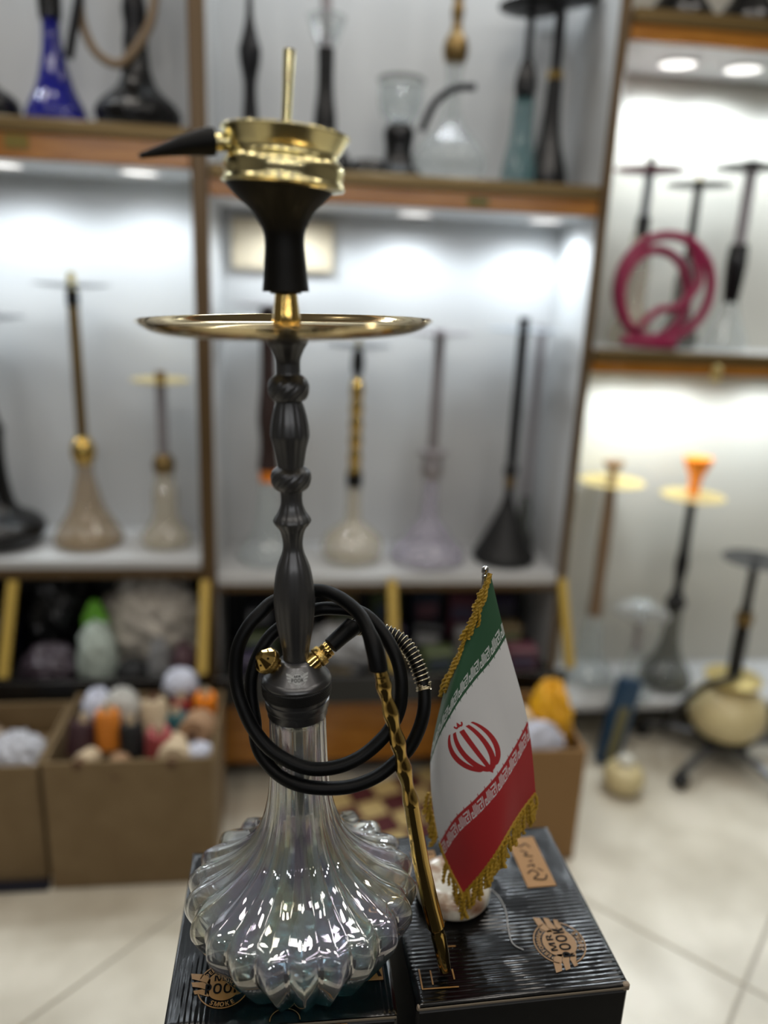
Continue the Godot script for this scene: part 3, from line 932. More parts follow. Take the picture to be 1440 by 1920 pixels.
	part("dish", turned([0.0, 0.062, 0.07, 0.062, 0.082, 0.085, 0.076, 0.085, 0.066, 0.068, 0.0, 0.068], 36), M.black, o)
	for k in 5:
		var a := deg_to_rad(146.0 + 72.0 * k)
		var d := Vector3(cos(a), 0, sin(a))
		var leg := Mb.new()
		leg.tube([d * 0.04 + Vector3(0, 0.058, 0), d * 0.12 + Vector3(0, 0.056, 0), d * 0.20 + Vector3(0, 0.046, 0)], 0.011, 12)
		var lg := part("leg", leg, M.grey_metal, o)
		var w := Mb.new()
		w.xf = Transform3D(Basis(Vector3.UP, -a) * Basis(Vector3.RIGHT, PI / 2), d * 0.205 + Vector3(0, 0.021, 0))
		w.lathe([0.0, -0.016, 0.017, -0.016, 0.021, -0.012, 0.021, 0.012, 0.017, 0.016, 0.0, 0.016], 24)
		part("castor", w, M.black_matt, lg)
	o = pipe("water_pipe", "water pipe with cream ball vase, gold plate and black tray on the wheeled stand", Vector3(1.165, 0.072, -1.70), [
		["vase", M.cream, [0.0, 0.0, 0.03, 0.0, 0.065, 0.012, 0.09, 0.04, 0.1, 0.075, 0.092, 0.11, 0.065, 0.14, 0.03, 0.155, 0.0, 0.157]],
		["plate", M.pale_gold, [0.0, 0.158, 0.04, 0.16, 0.07, 0.172, 0.072, 0.178, 0.04, 0.185, 0.0, 0.186]],
		["stem", M.black, [0.0, 0.186, 0.018, 0.186, 0.016, 0.33, 0.013, 0.35, 0.011, 0.51, 0.0, 0.51]],
		["ring", M.old_gold, rod(0.021, 0.33, 0.36)],
		["tray", M.dark_metal, dish(0.08, 0.5, 0.004)]])
	b_hose(o)
	# blue and yellow box leaning at the plinth
	o = thing("gift_box", "blue box with yellow panel leaning between clear pipe and cream jar", "box", Vector3(0.845, 0.0, -1.70))
	o.rotation_degrees = Vector3(-5, 12, -14)
	part("carton", boxes([[Vector3(0, 0.12, 0), Vector3(0.06, 0.24, 0.035)]], 0.003), mat(Color(0.10, 0.24, 0.36), 0.4), o)
	part("panel", boxes([[Vector3(-0.006, 0.09, 0.018), Vector3(0.034, 0.15, 0.003)]], 0.001), mat(Color(0.42, 0.40, 0.26), 0.5), o)
	o = thing("jar", "round cream jar on the floor below the blue box", "jar", Vector3(0.84, 0.0, -1.585))
	part("body", turned(refine([0.0, 0.001, 0.03, 0.001, 0.05, 0.025, 0.048, 0.055, 0.028, 0.075, 0.0, 0.078], 3), 32), M.cream, o)
	part("lid", turned(refine([0.0, 0.078, 0.02, 0.078, 0.022, 0.09, 0.01, 0.1, 0.0, 0.101], 3), 28), mat(Color(0.78, 0.77, 0.72), 0.3), o)

func b_hose(o: Node3D) -> void:
	bent("hose", [Vector3(0.0, 0.2, 0.02), Vector3(-0.05, 0.196, 0.045), Vector3(-0.09, 0.17, 0.03), Vector3(-0.13, 0.10, 0.0), Vector3(-0.14, 0.04, -0.03), Vector3(-0.15, 0.0, -0.04)], 0.009, M.black, o)

# ------------------------------------------------------------------ printed emblem
func text_tris(text: String, height: float, wide := 1.0) -> PackedVector2Array:
	# triangles of a line of bold lettering, centred on the origin, cap height given
	var tm := TextMesh.new()
	var font := SystemFont.new()
	font.font_names = PackedStringArray(["Droid Sans"])
	font.font_weight = 700
	tm.font = font
	tm.text = text
	tm.font_size = 48
	tm.pixel_size = 0.01
	tm.depth = 0.02
	tm.curve_step = 3.0
	var a := tm.surface_get_arrays(0)
	var vs: PackedVector3Array = a[Mesh.ARRAY_VERTEX]
	var ns: PackedVector3Array = a[Mesh.ARRAY_NORMAL]
	var ix: PackedInt32Array = a[Mesh.ARRAY_INDEX] if a[Mesh.ARRAY_INDEX] != null else PackedInt32Array(range(vs.size()))
	var out := PackedVector2Array()
	var lo := Vector2(1e9, 1e9)
	var hi := -lo
	for i in range(0, ix.size(), 3):
		if ns[ix[i]].z < 0.5:
			continue
		for k in 3:
			var p := Vector2(vs[ix[i + k]].x, vs[ix[i + k]].y)
			lo = lo.min(p)
			hi = hi.max(p)
			out.append(p)
	var s := height / maxf(hi.y - lo.y, 1e-6)
	for i in out.size():
		var p := out[i] - (lo + hi) / 2.0
		out[i] = Vector2(p.x * wide, p.y) * s
	return out

func lay(b: Mb, tris: PackedVector2Array, m: Callable, lift: float) -> void:
	# m(point, lift) -> [place, normal]
	for i in range(0, tris.size(), 3):
		var k := []
		for j in 3:
			var q: Array = m.call(tris[i + j], lift)
			k.append(b.vert(q[0], q[1]))
		b.tri(k[0], k[1], k[2])

func poly(b: Mb, ps: PackedVector2Array, m: Callable, lift: float) -> void:
	var ix := Geometry2D.triangulate_polygon(ps)
	var t := PackedVector2Array()
	for i in ix:
		t.append(ps[i])
	lay(b, t, m, lift)

func band(b: Mb, r0: float, r1: float, a0: float, a1: float, m: Callable, lift: float, steps := 48) -> void:
	for i in steps:
		var a := lerpf(a0, a1, float(i) / steps)
		var c := lerpf(a0, a1, float(i + 1) / steps)
		lay(b, PackedVector2Array([Vector2(cos(a), sin(a)) * r0, Vector2(cos(a), sin(a)) * r1, Vector2(cos(c), sin(c)) * r1, Vector2(cos(a), sin(a)) * r0, Vector2(cos(c), sin(c)) * r1, Vector2(cos(c), sin(c)) * r0]), m, lift)

func moved(t: PackedVector2Array, by: Vector2, turn := 0.0) -> PackedVector2Array:
	var out := PackedVector2Array()
	for p in t:
		out.append(p.rotated(turn) + by)
	return out

func emblem(light: Mb, dark: Mb, m: Callable) -> void:
	# winged round badge, unit radius: PERFORMANCE over MR POOK over SMOKE
	band(light, 0.955, 1.0, 0.36, PI - 0.36, m, 0.0)
	band(light, 0.955, 1.0, PI + 0.3, TAU - 0.3, m, 0.0)
	for r in [[0.0, 0.3], [0.3, 0.5], [0.5, 0.66]]:
		band(light, r[0], r[1], 0.0, TAU, m, 0.0, 40)
	for s in [-1.0, 1.0]:
		for f in [[0.30, 0.55, 1.30, 0.62, 0.25], [0.02, 0.20, 1.24, 0.22, 0.20], [-0.24, -0.12, 1.12, -0.16, 0.16]]:
			# feather: root at the disc, blunt tip outside the ring
			poly(light, PackedVector2Array([Vector2(s * 0.52, f[0]), Vector2(s * 0.80, f[1]), Vector2(s * f[2], f[3]), Vector2(s * (f[2] - 0.06), f[3] - f[4]), Vector2(s * 0.9, f[1] - f[4] - 0.04), Vector2(s * 0.52, f[0] - 0.22)]), m, 0.0)
	var w := "PERFORMANCE"
	for i in w.length():
		var a := lerpf(2.50, 0.64, float(i) / (w.length() - 1))
		lay(light, moved(text_tris(w[i], 0.17), Vector2(cos(a), sin(a)) * 0.80, a - PI / 2), m, 0.0)
	w = "SMOKE"
	for i in w.length():
		var a := lerpf(-2.05, -1.09, float(i) / (w.length() - 1))
		lay(light, moved(text_tris(w[i], 0.19), Vector2(cos(a), sin(a)) * 0.82, a + PI / 2), m, 0.0)
	lay(dark, moved(text_tris("MR", 0.26, 1.5), Vector2(0.02, 0.32)), m, 1.0)
	lay(dark, moved(text_tris("POOK", 0.46, 0.82), Vector2(0, -0.14)), m, 1.0)

# ------------------------------------------------------------------ the two black cartons
func carton(label: String, at: Vector3, size: Vector3, turn: float, along_x: bool, seed_: int) -> Node3D:
	var o := thing("black_carton", label, "carton", at, turn)
	var h := size / 2.0
	part("body", boxes([[Vector3(0, h.y - 0.003, 0), Vector3(size.x, size.y - 0.006, size.z)]], 0.0025), M.carton_side, o)
	# lid of corrugated board: the flutes stand proud as fine waves
	var n := FastNoiseLite.new()
	n.seed = seed_
	n.frequency = 14.0
	var rows := []
	var nx := 60 if along_x else 320
	var nz := 340 if along_x else 60
	for i in nz + 1:
		var row := PackedVector3Array()
		for j in nx + 1:
			var x := -h.x + size.x * j / nx
			var z := -h.z + size.z * i / nz
			var q := z if along_x else x
			var e := minf(minf(h.x - absf(x), h.z - absf(z)) / 0.004, 1.0)
			var soft := n.get_noise_2d(x, z)
			var wave := sin(q / 0.0046 * TAU + 1.5 * n.get_noise_2d(x * 0.5 + 9.0, z * 0.5)) * 0.00016 * (0.7 + 0.8 * n.get_noise_2d(x * 1.7, z * 1.7 + 4.0))
			row.append(Vector3(x, size.y - 0.0012 + (1.0 - (1.0 - e) * (1.0 - e)) * 0.0012 + (wave + soft * 0.00025 + 0.00012 * n.get_noise_2d(x * 4.0, z * 4.0)) * e, z))
		rows.append(row)
	var b := Mb.new()
	b.grid(rows, false, [])
	part("lid", b, M.carton, o)
	b = Mb.new()
	b.box(Vector3(0, size.y - 0.0035, h.z + 0.0004), Vector3(size.x - 0.002, 0.0022, 0.0012), 0.0003)
	part("lid_edge", b, M.edge, o)
	return o

func ribbon(b: Mb, ps: Array, w: float, y: float) -> void:
	for i in ps.size() - 1:
		var yy := y + 0.000012 * i
		var a := Vector3(ps[i].x, yy, ps[i].y)
		var c := Vector3(ps[i + 1].x, yy, ps[i + 1].y)
		var s := (c - a).cross(Vector3.UP).normalized() * w * 0.5
		var e := (c - a).normalized() * w * 0.3
		b.flat([a - s - e, a + s - e, c + s + e, c - s + e], Vector3.UP)

func cartons() -> void:
	var H := 0.612
	# left carton
	var o := carton("black glossy carton on the left, under the glass vase", Vector3(-0.003, 0.0, -0.5975), Vector3(0.193, H, 0.205), 0.0, false, 31)
	var light := Mb.new()
	var dark := Mb.new()
	emblem(light, dark, func(p: Vector2, lift: float): return [Vector3(-0.051 + p.x * 0.0225, H + 0.0006 + lift * 0.00025, 0.064 - p.y * 0.0225), Vector3.UP])
	part("badge_print", light, M.print, o)
	part("badge_lettering", dark, M.ink, o)
	var b := Mb.new()
	b.box(Vector3(0.072, H + 0.0005, 0.058), Vector3(0.032, 0.0008, 0.022), 0.0002)
	part("kraft_label", b, M.print, o)
	dark = Mb.new()
	lay(dark, moved(text_tris("A", 0.016), Vector2.ZERO), func(p: Vector2, _l): return [Vector3(0.08 + p.x, H + 0.0011, 0.058 - p.y), Vector3.UP], 0.0)
	part("label_letter", dark, M.ink, o)
	b = Mb.new()
	# thumb notch and tuck tab on the front edge
	var ps := []
	for i in 17:
		var a := PI * i / 16.0
		ps.append(Vector2(0.002 + 0.0125 * cos(a), 0.1018 - 0.011 * sin(a)))
	for i in 16:
		ribbon(b, [ps[i], ps[i + 1]], 0.0007, H + 0.0008)
	b.box(Vector3(0.034, H - 0.006, 0.1035), Vector3(0.04, 0.0008, 0.001), 0.0002)
	b.box(Vector3(-0.02, H - 0.006, 0.1035), Vector3(0.02, 0.0008, 0.001), 0.0002)
	part("cut_line", b, M.kraft, o)
	# right carton
	var c := Vector3(0.2035, 0.0, -0.6085)
	o = carton("black glossy carton on the right, carrying the flag base", c, Vector3(0.193, H, 0.21), 0.035, true, 44)
	var loc := func(x: float, z: float) -> Vector2:
		var q := (Vector3(x, 0, z) - c).rotated(Vector3.UP, -0.035)
		return Vector2(q.x, q.z)
	light = Mb.new()
	dark = Mb.new()
	var e: Vector2 = loc.call(0.2555, -0.5555)
	emblem(light, dark, func(p: Vector2, lift: float): return [Vector3(e.x - p.y * 0.0245, H + 0.0006 + lift * 0.00025, e.y - p.x * 0.0245), Vector3.UP])
	part("badge_print", light, M.print, o)
	part("badge_lettering", dark, M.ink, o)
	# kraft label with handwriting
	b = Mb.new()
	e = loc.call(0.2600, -0.6625)
	b.box(Vector3(e.x, H + 0.0005, e.y), Vector3(0.031, 0.0008, 0.074), 0.0003)
	part("kraft_label", b, M.kraft, o)
	b = Mb.new()
	for s in [[[-0.008, -0.026], [-0.004, -0.022], [0.002, -0.026], [0.006, -0.02]], [[-0.006, -0.016], [0.0, -0.012], [-0.004, -0.008], [0.004, -0.006]], [[-0.002, 0.001], [0.002, 0.0]], [[-0.006, 0.008], [0.001, 0.006], [0.0, 0.010]], [[-0.009, 0.018], [-0.003, 0.014], [0.002, 0.02], [-0.005, 0.026], [0.006, 0.028], [0.010, 0.022]], [[0.004, 0.012], [0.008, 0.016]]]:
		var q := []
		for k in s:
			q.append(Vector2(e.x + k[0], e.y + k[1]))
		ribbon(b, curve(q, 5), 0.0017, H + 0.0011)
	part("handwriting", b, M.ink, o)
	b = Mb.new()
	e = loc.call(0.1465, -0.655)
	b.box(Vector3(e.x, H + 0.0005, e.y), Vector3(0.026, 0.0008, 0.06), 0.0003)
	part("kraft_label", b, M.kraft, o)
	b = Mb.new()
	ribbon(b, [Vector2(e.x - 0.002, e.y - 0.024), Vector2(e.x + 0.011, e.y - 0.025)], 0.002, H + 0.0011)
	part("label_dash", b, M.ink, o)
	# large outlined letters running along the left side
	b = Mb.new()
	for s in [[[0.118, -0.536], [0.118, -0.516], [0.150, -0.516]], [[0.128, -0.534], [0.128, -0.520]], [[0.148, -0.534], [0.148, -0.524]], [[0.156, -0.559], [0.147, -0.559], [0.147, -0.572]], [[0.152, -0.588], [0.152, -0.596]], [[0.137, -0.588], [0.152, -0.588]]]:
		var q := []
		for k in s:
			q.append(loc.call(k[0], k[1]))
		ribbon(b, q, 0.0013, H + 0.0007)
	part("outline_print", b, M.print, o)
	# slit of the tuck flap
	b = Mb.new()
	var w := []
	for k in [[0.205, -0.628], [0.2125, -0.615], [0.2145, -0.596], [0.2115, -0.577], [0.2105, -0.558], [0.2185, -0.5495]]:
		w.append(loc.call(k[0], k[1]))
	ribbon(b, curve(w, 6), 0.001, H + 0.0009)
	part("cut_line", b, mat(Color(0.55, 0.54, 0.52), 0.6), o)
	b = Mb.new()
	b.box(Vector3(0.094, H - 0.003, 0.1035), Vector3(0.006, 0.007, 0.005), 0.001)
	b.box(Vector3(-0.095, H - 0.003, 0.1035), Vector3(0.003, 0.005, 0.004), 0.001)
	part("worn_corner", b, mat(Color(0.55, 0.49, 0.42), 0.8), o)

# ------------------------------------------------------------------ the water pipe in front
func water_pipe() -> void:
	var o := thing("water_pipe", "tall black and gold water pipe with ribbed clear glass vase on the left black carton", "water pipe", Vector3(0.0159, 0.6128, -0.5689))
	var lean := 0.034
	o.basis = Basis(Vector3(0.1271, 0, -0.9919).normalized(), -lean)
	# vase: 22 pressed ribs
	var N := 22.0
	var prof := refine([0.0, 0.0015, 0.03, 0.001, 0.062, 0.0005, 0.070, 0.003, 0.078, 0.014, 0.0895, 0.034, 0.0995, 0.053, 0.1027, 0.064, 0.1015, 0.074, 0.096, 0.0815, 0.080, 0.0895, 0.062, 0.1005, 0.046, 0.116, 0.0348, 0.136, 0.0282, 0.160, 0.0254, 0.185, 0.0242, 0.215, 0.0236, 0.246], 4)
	var deep := func(h: float) -> float: return 0.028 + 0.068 * smoothstep(0.17, 0.085, h)
	var noise := FastNoiseLite.new()
	noise.seed = 4
	noise.frequency = 22.0
	var tint := func(a: float, h: float) -> Color:
		var low := smoothstep(0.055, 0.012, h)
		var base := Color(0.955, 0.985, 0.985).lerp(Color(0.22, 0.60, 0.62), low)
		var t := noise.get_noise_3d(cos(a) * 0.1, h * 0.9, sin(a) * 0.1)
		var film := Color(0.93, 0.86, 1.0) if t > 0.10 else (Color(1.0, 0.96, 0.82) if t < -0.10 else Color(0.86, 0.96, 1.0))
		return base.lerp(base * film, smoothstep(0.08, 0.25, absf(t)) * smoothstep(0.02, 0.06, h))
	var b := Mb.new()
	b.colored = true
	var rows := []
	var cols := []
	var seg := 528
	var add := func(r0: float, h: float, share: float) -> void:
		var row := PackedVector3Array()
		var col := PackedColorArray()
		for j in seg:
			var a := TAU * j / seg
			var d: float = deep.call(h) * share
			var saw := 1.0 - absf(2.0 * fposmod(a * N / TAU, 1.0) - 1.0)
			var r: float = r0 * (1.0 - d + d * lerpf(saw, absf(sin(a * N / 2.0)), 0.3 * smoothstep(0.02, 0.06, h)))
			row.append(Vector3(r * cos(a), h, r * sin(a)))
			col.append(tint.call(a, h))
		rows.append(row)
		cols.append(col)
	var k := prof.size() / 2
	for i in k:
		add.call(prof[2 * i], prof[2 * i + 1], 1.0)
	for i in range(k - 1, -1, -1):
		var r: float = prof[2 * i]
		var h: float = prof[2 * i + 1]
		if h < 0.0075:
			continue
		var wall := lerpf(0.0042, 0.0028, smoothstep(0.05, 0.2, h))
		add.call(r - wall, h - (0.0015 if h > 0.08 and h < 0.15 else 0.0), 0.5)
	add.call(0.055, 0.0085, 0.3)
	add.call(0.0, 0.0090, 0.0)
	b.grid(rows, true, cols)
	part("vase", b, M.glass, o)
	# tube that dips into the vase
	part("dip_tube", turned([0.0, 0.045, 0.0062, 0.045, 0.0062, 0.25, 0.0, 0.25], 28), mat(Color(0.42, 0.42, 0.44), 0.3, 0.9), o)
	# collar: bevelled cone, knurled ring, grooved sleeve
	var col := part("collar", turned([0.0, 0.2440, 0.0246, 0.2440, 0.0249, 0.2448, 0.0252, 0.2508, 0.0256, 0.2513, 0.0261, 0.2515, 0.0261, 0.2526, 0.0265, 0.2530, 0.0267, 0.2588, 0.0258, 0.2593, 0.0258, 0.2607, 0.0269, 0.2612, 0.0271, 0.2632, 0.0270, 0.2742, 0.0283, 0.2745, 0.0287, 0.2755, 0.0285, 0.2766, 0.0263, 0.2794, 0.0258, 0.2797, 0.0255, 0.2800, 0.0144, 0.2915, 0.0125, 0.2934, 0.0, 0.2934], 96), M.collar, o)
	b = Mb.new()
	b.mlathe([0.0270, 0.2634, 0.0284, 0.2640, 0.0285, 0.2648, 0.0286, 0.2656, 0.0286, 0.2664, 0.0286, 0.2672, 0.0286, 0.2680, 0.0286, 0.2688, 0.0286, 0.2696, 0.0287, 0.2704, 0.0287, 0.2712, 0.0287, 0.2720, 0.0287, 0.2728, 0.0287, 0.2736, 0.0272, 0.2743], 720, func(a, h): return 1.0 + 0.009 * (cos(90.0 * a + h * 3100.0) * 0.5 + cos(90.0 * a - h * 3100.0) * 0.5))
	part("knurled_ring", b, M.knurl, o)
	# badge on the cone, facing the viewer
	var light := Mb.new()
	var dark := Mb.new()
	var face := 1.53
	var on_cone := func(p: Vector2, lift: float) -> Array:
		var q := p * 0.0071
		var slope := Vector2(0.0144 - 0.0255, 0.2915 - 0.2800)
		var up := slope.normalized()
		var at := Vector2(0.0205, 0.28518) + up * q.y
		var nn := Vector2(up.y, -up.x)
		at += nn * (0.00022 + lift * 0.00012)
		var a := face - q.x / at.x
		return [Vector3(at.x * cos(a), at.y, at.x * sin(a)), Vector3(nn.x * cos(a), nn.y, nn.x * sin(a))]
	emblem(light, dark, on_cone)
	part("badge_print", light, M.logo, col)
	part("badge_lettering", dark, M.ink, col)
	# turned stem
	var sp := refine([0.0, 0.2910, 0.0104, 0.2915, 0.0104, 0.2943, 0.0110, 0.3020, 0.0121, 0.3091, 0.0146, 0.3241, 0.0160, 0.3385, 0.0161, 0.3486, 0.0147, 0.3626, 0.0126, 0.3738, 0.0081, 0.3863, 0.0075, 0.3920, 0.0091, 0.4016, 0.0111, 0.4055, 0.0132, 0.4081, 0.0144, 0.4106, 0.0136, 0.4132, 0.0109, 0.4175, 0.0084, 0.4243, 0.0083, 0.4336, 0.0085, 0.4345, 0.0106, 0.4353, 0.0132, 0.4378, 0.0148, 0.4416, 0.0152, 0.4458, 0.0143, 0.4499, 0.0121, 0.4520, 0.0101, 0.4533, 0.0097, 0.4537, 0.0120, 0.4672, 0.0144, 0.4765, 0.0145, 0.4786, 0.0131, 0.4898, 0.0098, 0.5021, 0.0096, 0.5025, 0.0102, 0.5029, 0.0126, 0.5044, 0.0145, 0.5084, 0.0151, 0.5131, 0.0141, 0.5177, 0.0113, 0.5208, 0.0088, 0.5227, 0.0088, 0.5278, 0.0090, 0.5327, 0.0116, 0.5396, 0.0135, 0.5430, 0.0148, 0.5449, 0.0150, 0.5495, 0.0146, 0.5502, 0.0, 0.5504], 4)
	var flute := func(a: float, h: float) -> float:
		if h < 0.3 or h > 0.545:
			return 1.0
		var ball := smoothstep(0.4345, 0.438, h) * smoothstep(0.4535, 0.45, h) + smoothstep(0.5026, 0.506, h) * smoothstep(0.522, 0.518, h)
		var spin := 500.0 * h if ball > 0.0 else 0.0
		var amp := 0.05 if h > 0.38 and h < 0.503 else 0.03
		return 1.0 + (ball * 0.045 if ball > 0.0 else amp) * (absf(cos(7.0 * a + spin)) - 0.6)
	b = Mb.new()
	b.mlathe(sp, 120, flute)
	part("stem", b, M.stem, o)
	# tray
	part("tray", turned(refine([0.0, 0.5500, 0.045, 0.5503, 0.078, 0.5512, 0.095, 0.5545, 0.1043, 0.5605, 0.1050, 0.5612, 0.1046, 0.5618, 0.1036, 0.5614, 0.0945, 0.5560, 0.078, 0.5530, 0.045, 0.5518, 0.0, 0.5515], 3), 120), M.tray_gold, o)
	# gold spigot between tray and bowl
	b = Mb.new()
	b.mlathe(refine([0.0, 0.5515, 0.0118, 0.5518, 0.0108, 0.5540, 0.0104, 0.5556, 0.0097, 0.5563, 0.0101, 0.5573, 0.0093, 0.5673, 0.0081, 0.5779, 0.0076, 0.5850, 0.0, 0.5855], 3), 96, func(a, h): return 1.0 - (0.035 * absf(sin(a * 8.0)) if h > 0.557 else 0.0))
	part("spigot", b, M.gold, o)
	# silicone bowl with an embossed zigzag
	b = Mb.new()
	b.mlathe(refine([0.0, 0.579, 0.0110, 0.579, 0.0112, 0.5803, 0.0166, 0.5805, 0.0164, 0.5820, 0.0154, 0.5909, 0.0146, 0.6017, 0.0138, 0.6141, 0.0143, 0.6193, 0.0154, 0.6228, 0.0168, 0.6263, 0.0188, 0.6297, 0.0228, 0.6349, 0.0268, 0.6387, 0.0308, 0.6424, 0.0358, 0.6479, 0.0386, 0.6519, 0.0393, 0.6543, 0.0380, 0.6550, 0.0, 0.6550], 4), 160, func(a, h): return 1.0 + (0.018 * smoothstep(0.0, 0.18, 0.5 - absf(fposmod(a * 11.0 / TAU + (1.0 if fposmod(a * 11.0 / TAU, 1.0) < 0.5 else -1.0) * (h - 0.636) * 18.0, 1.0) - 0.5)) if h > 0.624 and h < 0.6515 else 0.0))
	part("bowl", b, M.silicone, o)
	# heat keeper: tilted gold ring box with its black-gripped handle
	var tilt := Basis(Vector3(0.1271, 0, -0.9919).normalized(), 0.075)
	var pivot := Vector3(0.0008, 0.6545, 0)
	b = Mb.new()
	b.xf = Transform3D(tilt, pivot - tilt * Vector3(0, 0.6545, 0))
	b.lathe(refine([0.0, 0.6490, 0.0412, 0.6492, 0.0419, 0.6500, 0.0417, 0.6513, 0.0409, 0.6528, 0.0409, 0.6560, 0.0412, 0.6590, 0.0408, 0.6622, 0.0393, 0.6650, 0.0366, 0.6678, 0.0362, 0.6698, 0.0382, 0.6727, 0.0406, 0.6765, 0.0424, 0.6795, 0.0434, 0.6812, 0.0437, 0.6822, 0.0434, 0.6828, 0.0424, 0.6826, 0.0408, 0.6800, 0.0390, 0.6765, 0.0366, 0.6720, 0.0360, 0.6680, 0.0, 0.6680], 3), 120)
	var hk := part("heat_keeper", b, M.brass, o)
	b = Mb.new()
	b.xf = Transform3D(tilt, pivot - tilt * Vector3(0, 0.6545, 0))
	b.mlathe(refine([0.0, 0.6680, 0.0036, 0.6680, 0.0034, 0.6883, 0.0034, 0.7000, 0.0036, 0.7120, 0.0039, 0.7218, 0.0040, 0.7327, 0.0036, 0.7330, 0.0, 0.7330], 3), 48, func(a, _h): return 1.0 - 0.05 * absf(sin(a * 4.0)))
	part("lifting_rod", b, M.brass, o)
	var out := Vector3(-0.955, -0.06, 0.29).normalized()
	var hub := pivot + Vector3(0, 0.0225, 0)
	b = Mb.new()
	b.tube([hub + out * 0.036, hub + out * 0.050], 0.0058, 20)
	part("handle_stub", b, M.brass, hk)
	b = Mb.new()
	b.tube([hub + out * 0.0465, hub + out * 0.050, hub + out * 0.056 - Vector3(0, 0.0006, 0), hub + out * 0.068 - Vector3(0, 0.0026, 0), hub + out * 0.081 - Vector3(0, 0.0056, 0), hub + out * 0.0945 - Vector3(0, 0.0088, 0)], func(_a, s): return [0.0086, 0.0088, 0.0080, 0.0060, 0.0036, 0.0017][int(round(s * 5.0))], 24)
	part("handle_grip", b, M.silicone, hk)
	# purge valve on the left of the collar (world points brought into the pipe's own axes)
	var inv := o.transform.affine_inverse()
	var p0: Vector3 = inv * Vector3(-0.0105, 0.9000, -0.5685)
	var p1: Vector3 = inv * Vector3(-0.0262, 0.9166, -0.5600)
	var dir := (p1 - p0).normalized()
	var side := dir.cross(Vector3.UP).normalized()
	var fr := Transform3D(Basis(side, dir, side.cross(dir)), p0)
	b = Mb.new()
	b.xf = fr
	b.lathe([0.0, -0.004, 0.0072, -0.004, 0.0072, 0.003, 0.0064, 0.0034, 0.0064, 0.0042, 0.0078, 0.0046, 0.0078, 0.0068, 0.0, 0.0068], 40)
	var pv := part("purge_valve", b, M.gold, o)
	b = Mb.new()
	b.xf = fr
	b.mlathe([0.008, 0.0068, 0.0104, 0.0070, 0.0106, 0.0078, 0.0107, 0.0086, 0.0107, 0.0094, 0.0107, 0.0102, 0.0107, 0.0110, 0.0106, 0.0118, 0.0102, 0.0122, 0.008, 0.0124], 240, func(a, h): return 1.0 + 0.02 * (cos(36.0 * a + h * 3500.0) + cos(36.0 * a - h * 3500.0)))
	part("knurled_ring", b, M.gold, pv)
	b = Mb.new()
	b.xf = fr
	var ten := 10
	for i in ten:
		var a0 := TAU * i / ten
		var a1 := TAU * (i + 1) / ten
		var lo0 := Vector3(0.0101 * cos(a0), 0.0122, 0.0101 * sin(a0))
		var lo1 := Vector3(0.0101 * cos(a1), 0.0122, 0.0101 * sin(a1))
		var hi0 := Vector3(0.0040 * cos(a0), 0.0198, 0.0040 * sin(a0))
		var hi1 := Vector3(0.0040 * cos(a1), 0.0198, 0.0040 * sin(a1))
		b.flat([lo0, lo1, hi1, hi0], lo0 + lo1)
		b.flat([hi0, hi1, Vector3(0, 0.0202, 0)], Vector3.UP)
	part("faceted_cap", b, M.gold, pv)
	b = Mb.new()
	for i in ten:
		if i % 2 == 0:
			var a0 := TAU * (i + 0.5) / ten
			b.xf = fr * Transform3D(Basis(Vector3(sin(a0), 0, -cos(a0)), 0.0), Vector3(0.0069 * cos(a0), 0.0158, 0.0069 * sin(a0)))
			b.lathe([0.0, -0.0008, 0.0008, -0.0006, 0.001, 0.0, 0.0008, 0.0006, 0.0, 0.0008], 12)
	part("vent_hole", b, M.ink, pv)
	# hose port on the right of the collar
	p0 = inv * Vector3(0.0195, 0.9030, -0.5690)
	p1 = inv * Vector3(0.0364, 0.9141, -0.5766)
	dir = (p1 - p0).normalized()
	side = dir.cross(Vector3.UP).normalized()
	fr = Transform3D(Basis(side, dir, side.cross(dir)), p0)
	b = Mb.new()
	b.xf = fr
	b.lathe([0.0, -0.004, 0.0078, -0.004, 0.0078, 0.0035, 0.0066, 0.0038, 0.0066, 0.0132, 0.0068, 0.0134, 0.0068, 0.0148, 0.006, 0.0150, 0.006, 0.0158, 0.0066, 0.0160, 0.0066, 0.0176, 0.0, 0.0176], 40)
	var hp := part("hose_port", b, M.gold, o)
	b = Mb.new()
	b.xf = fr
	b.mlathe([0.0066, 0.0042, 0.0080, 0.0044, 0.0084, 0.0052, 0.0084, 0.0060, 0.0084, 0.0068, 0.0084, 0.0076, 0.0084, 0.0084, 0.0084, 0.0092, 0.0082, 0.0100, 0.0078, 0.0106, 0.0066, 0.0108], 240, func(a, h): return 1.0 + 0.02 * (cos(30.0 * a + h * 3500.0) + cos(30.0 * a - h * 3500.0)))
	part("knurled_ring", b, M.gold, hp)

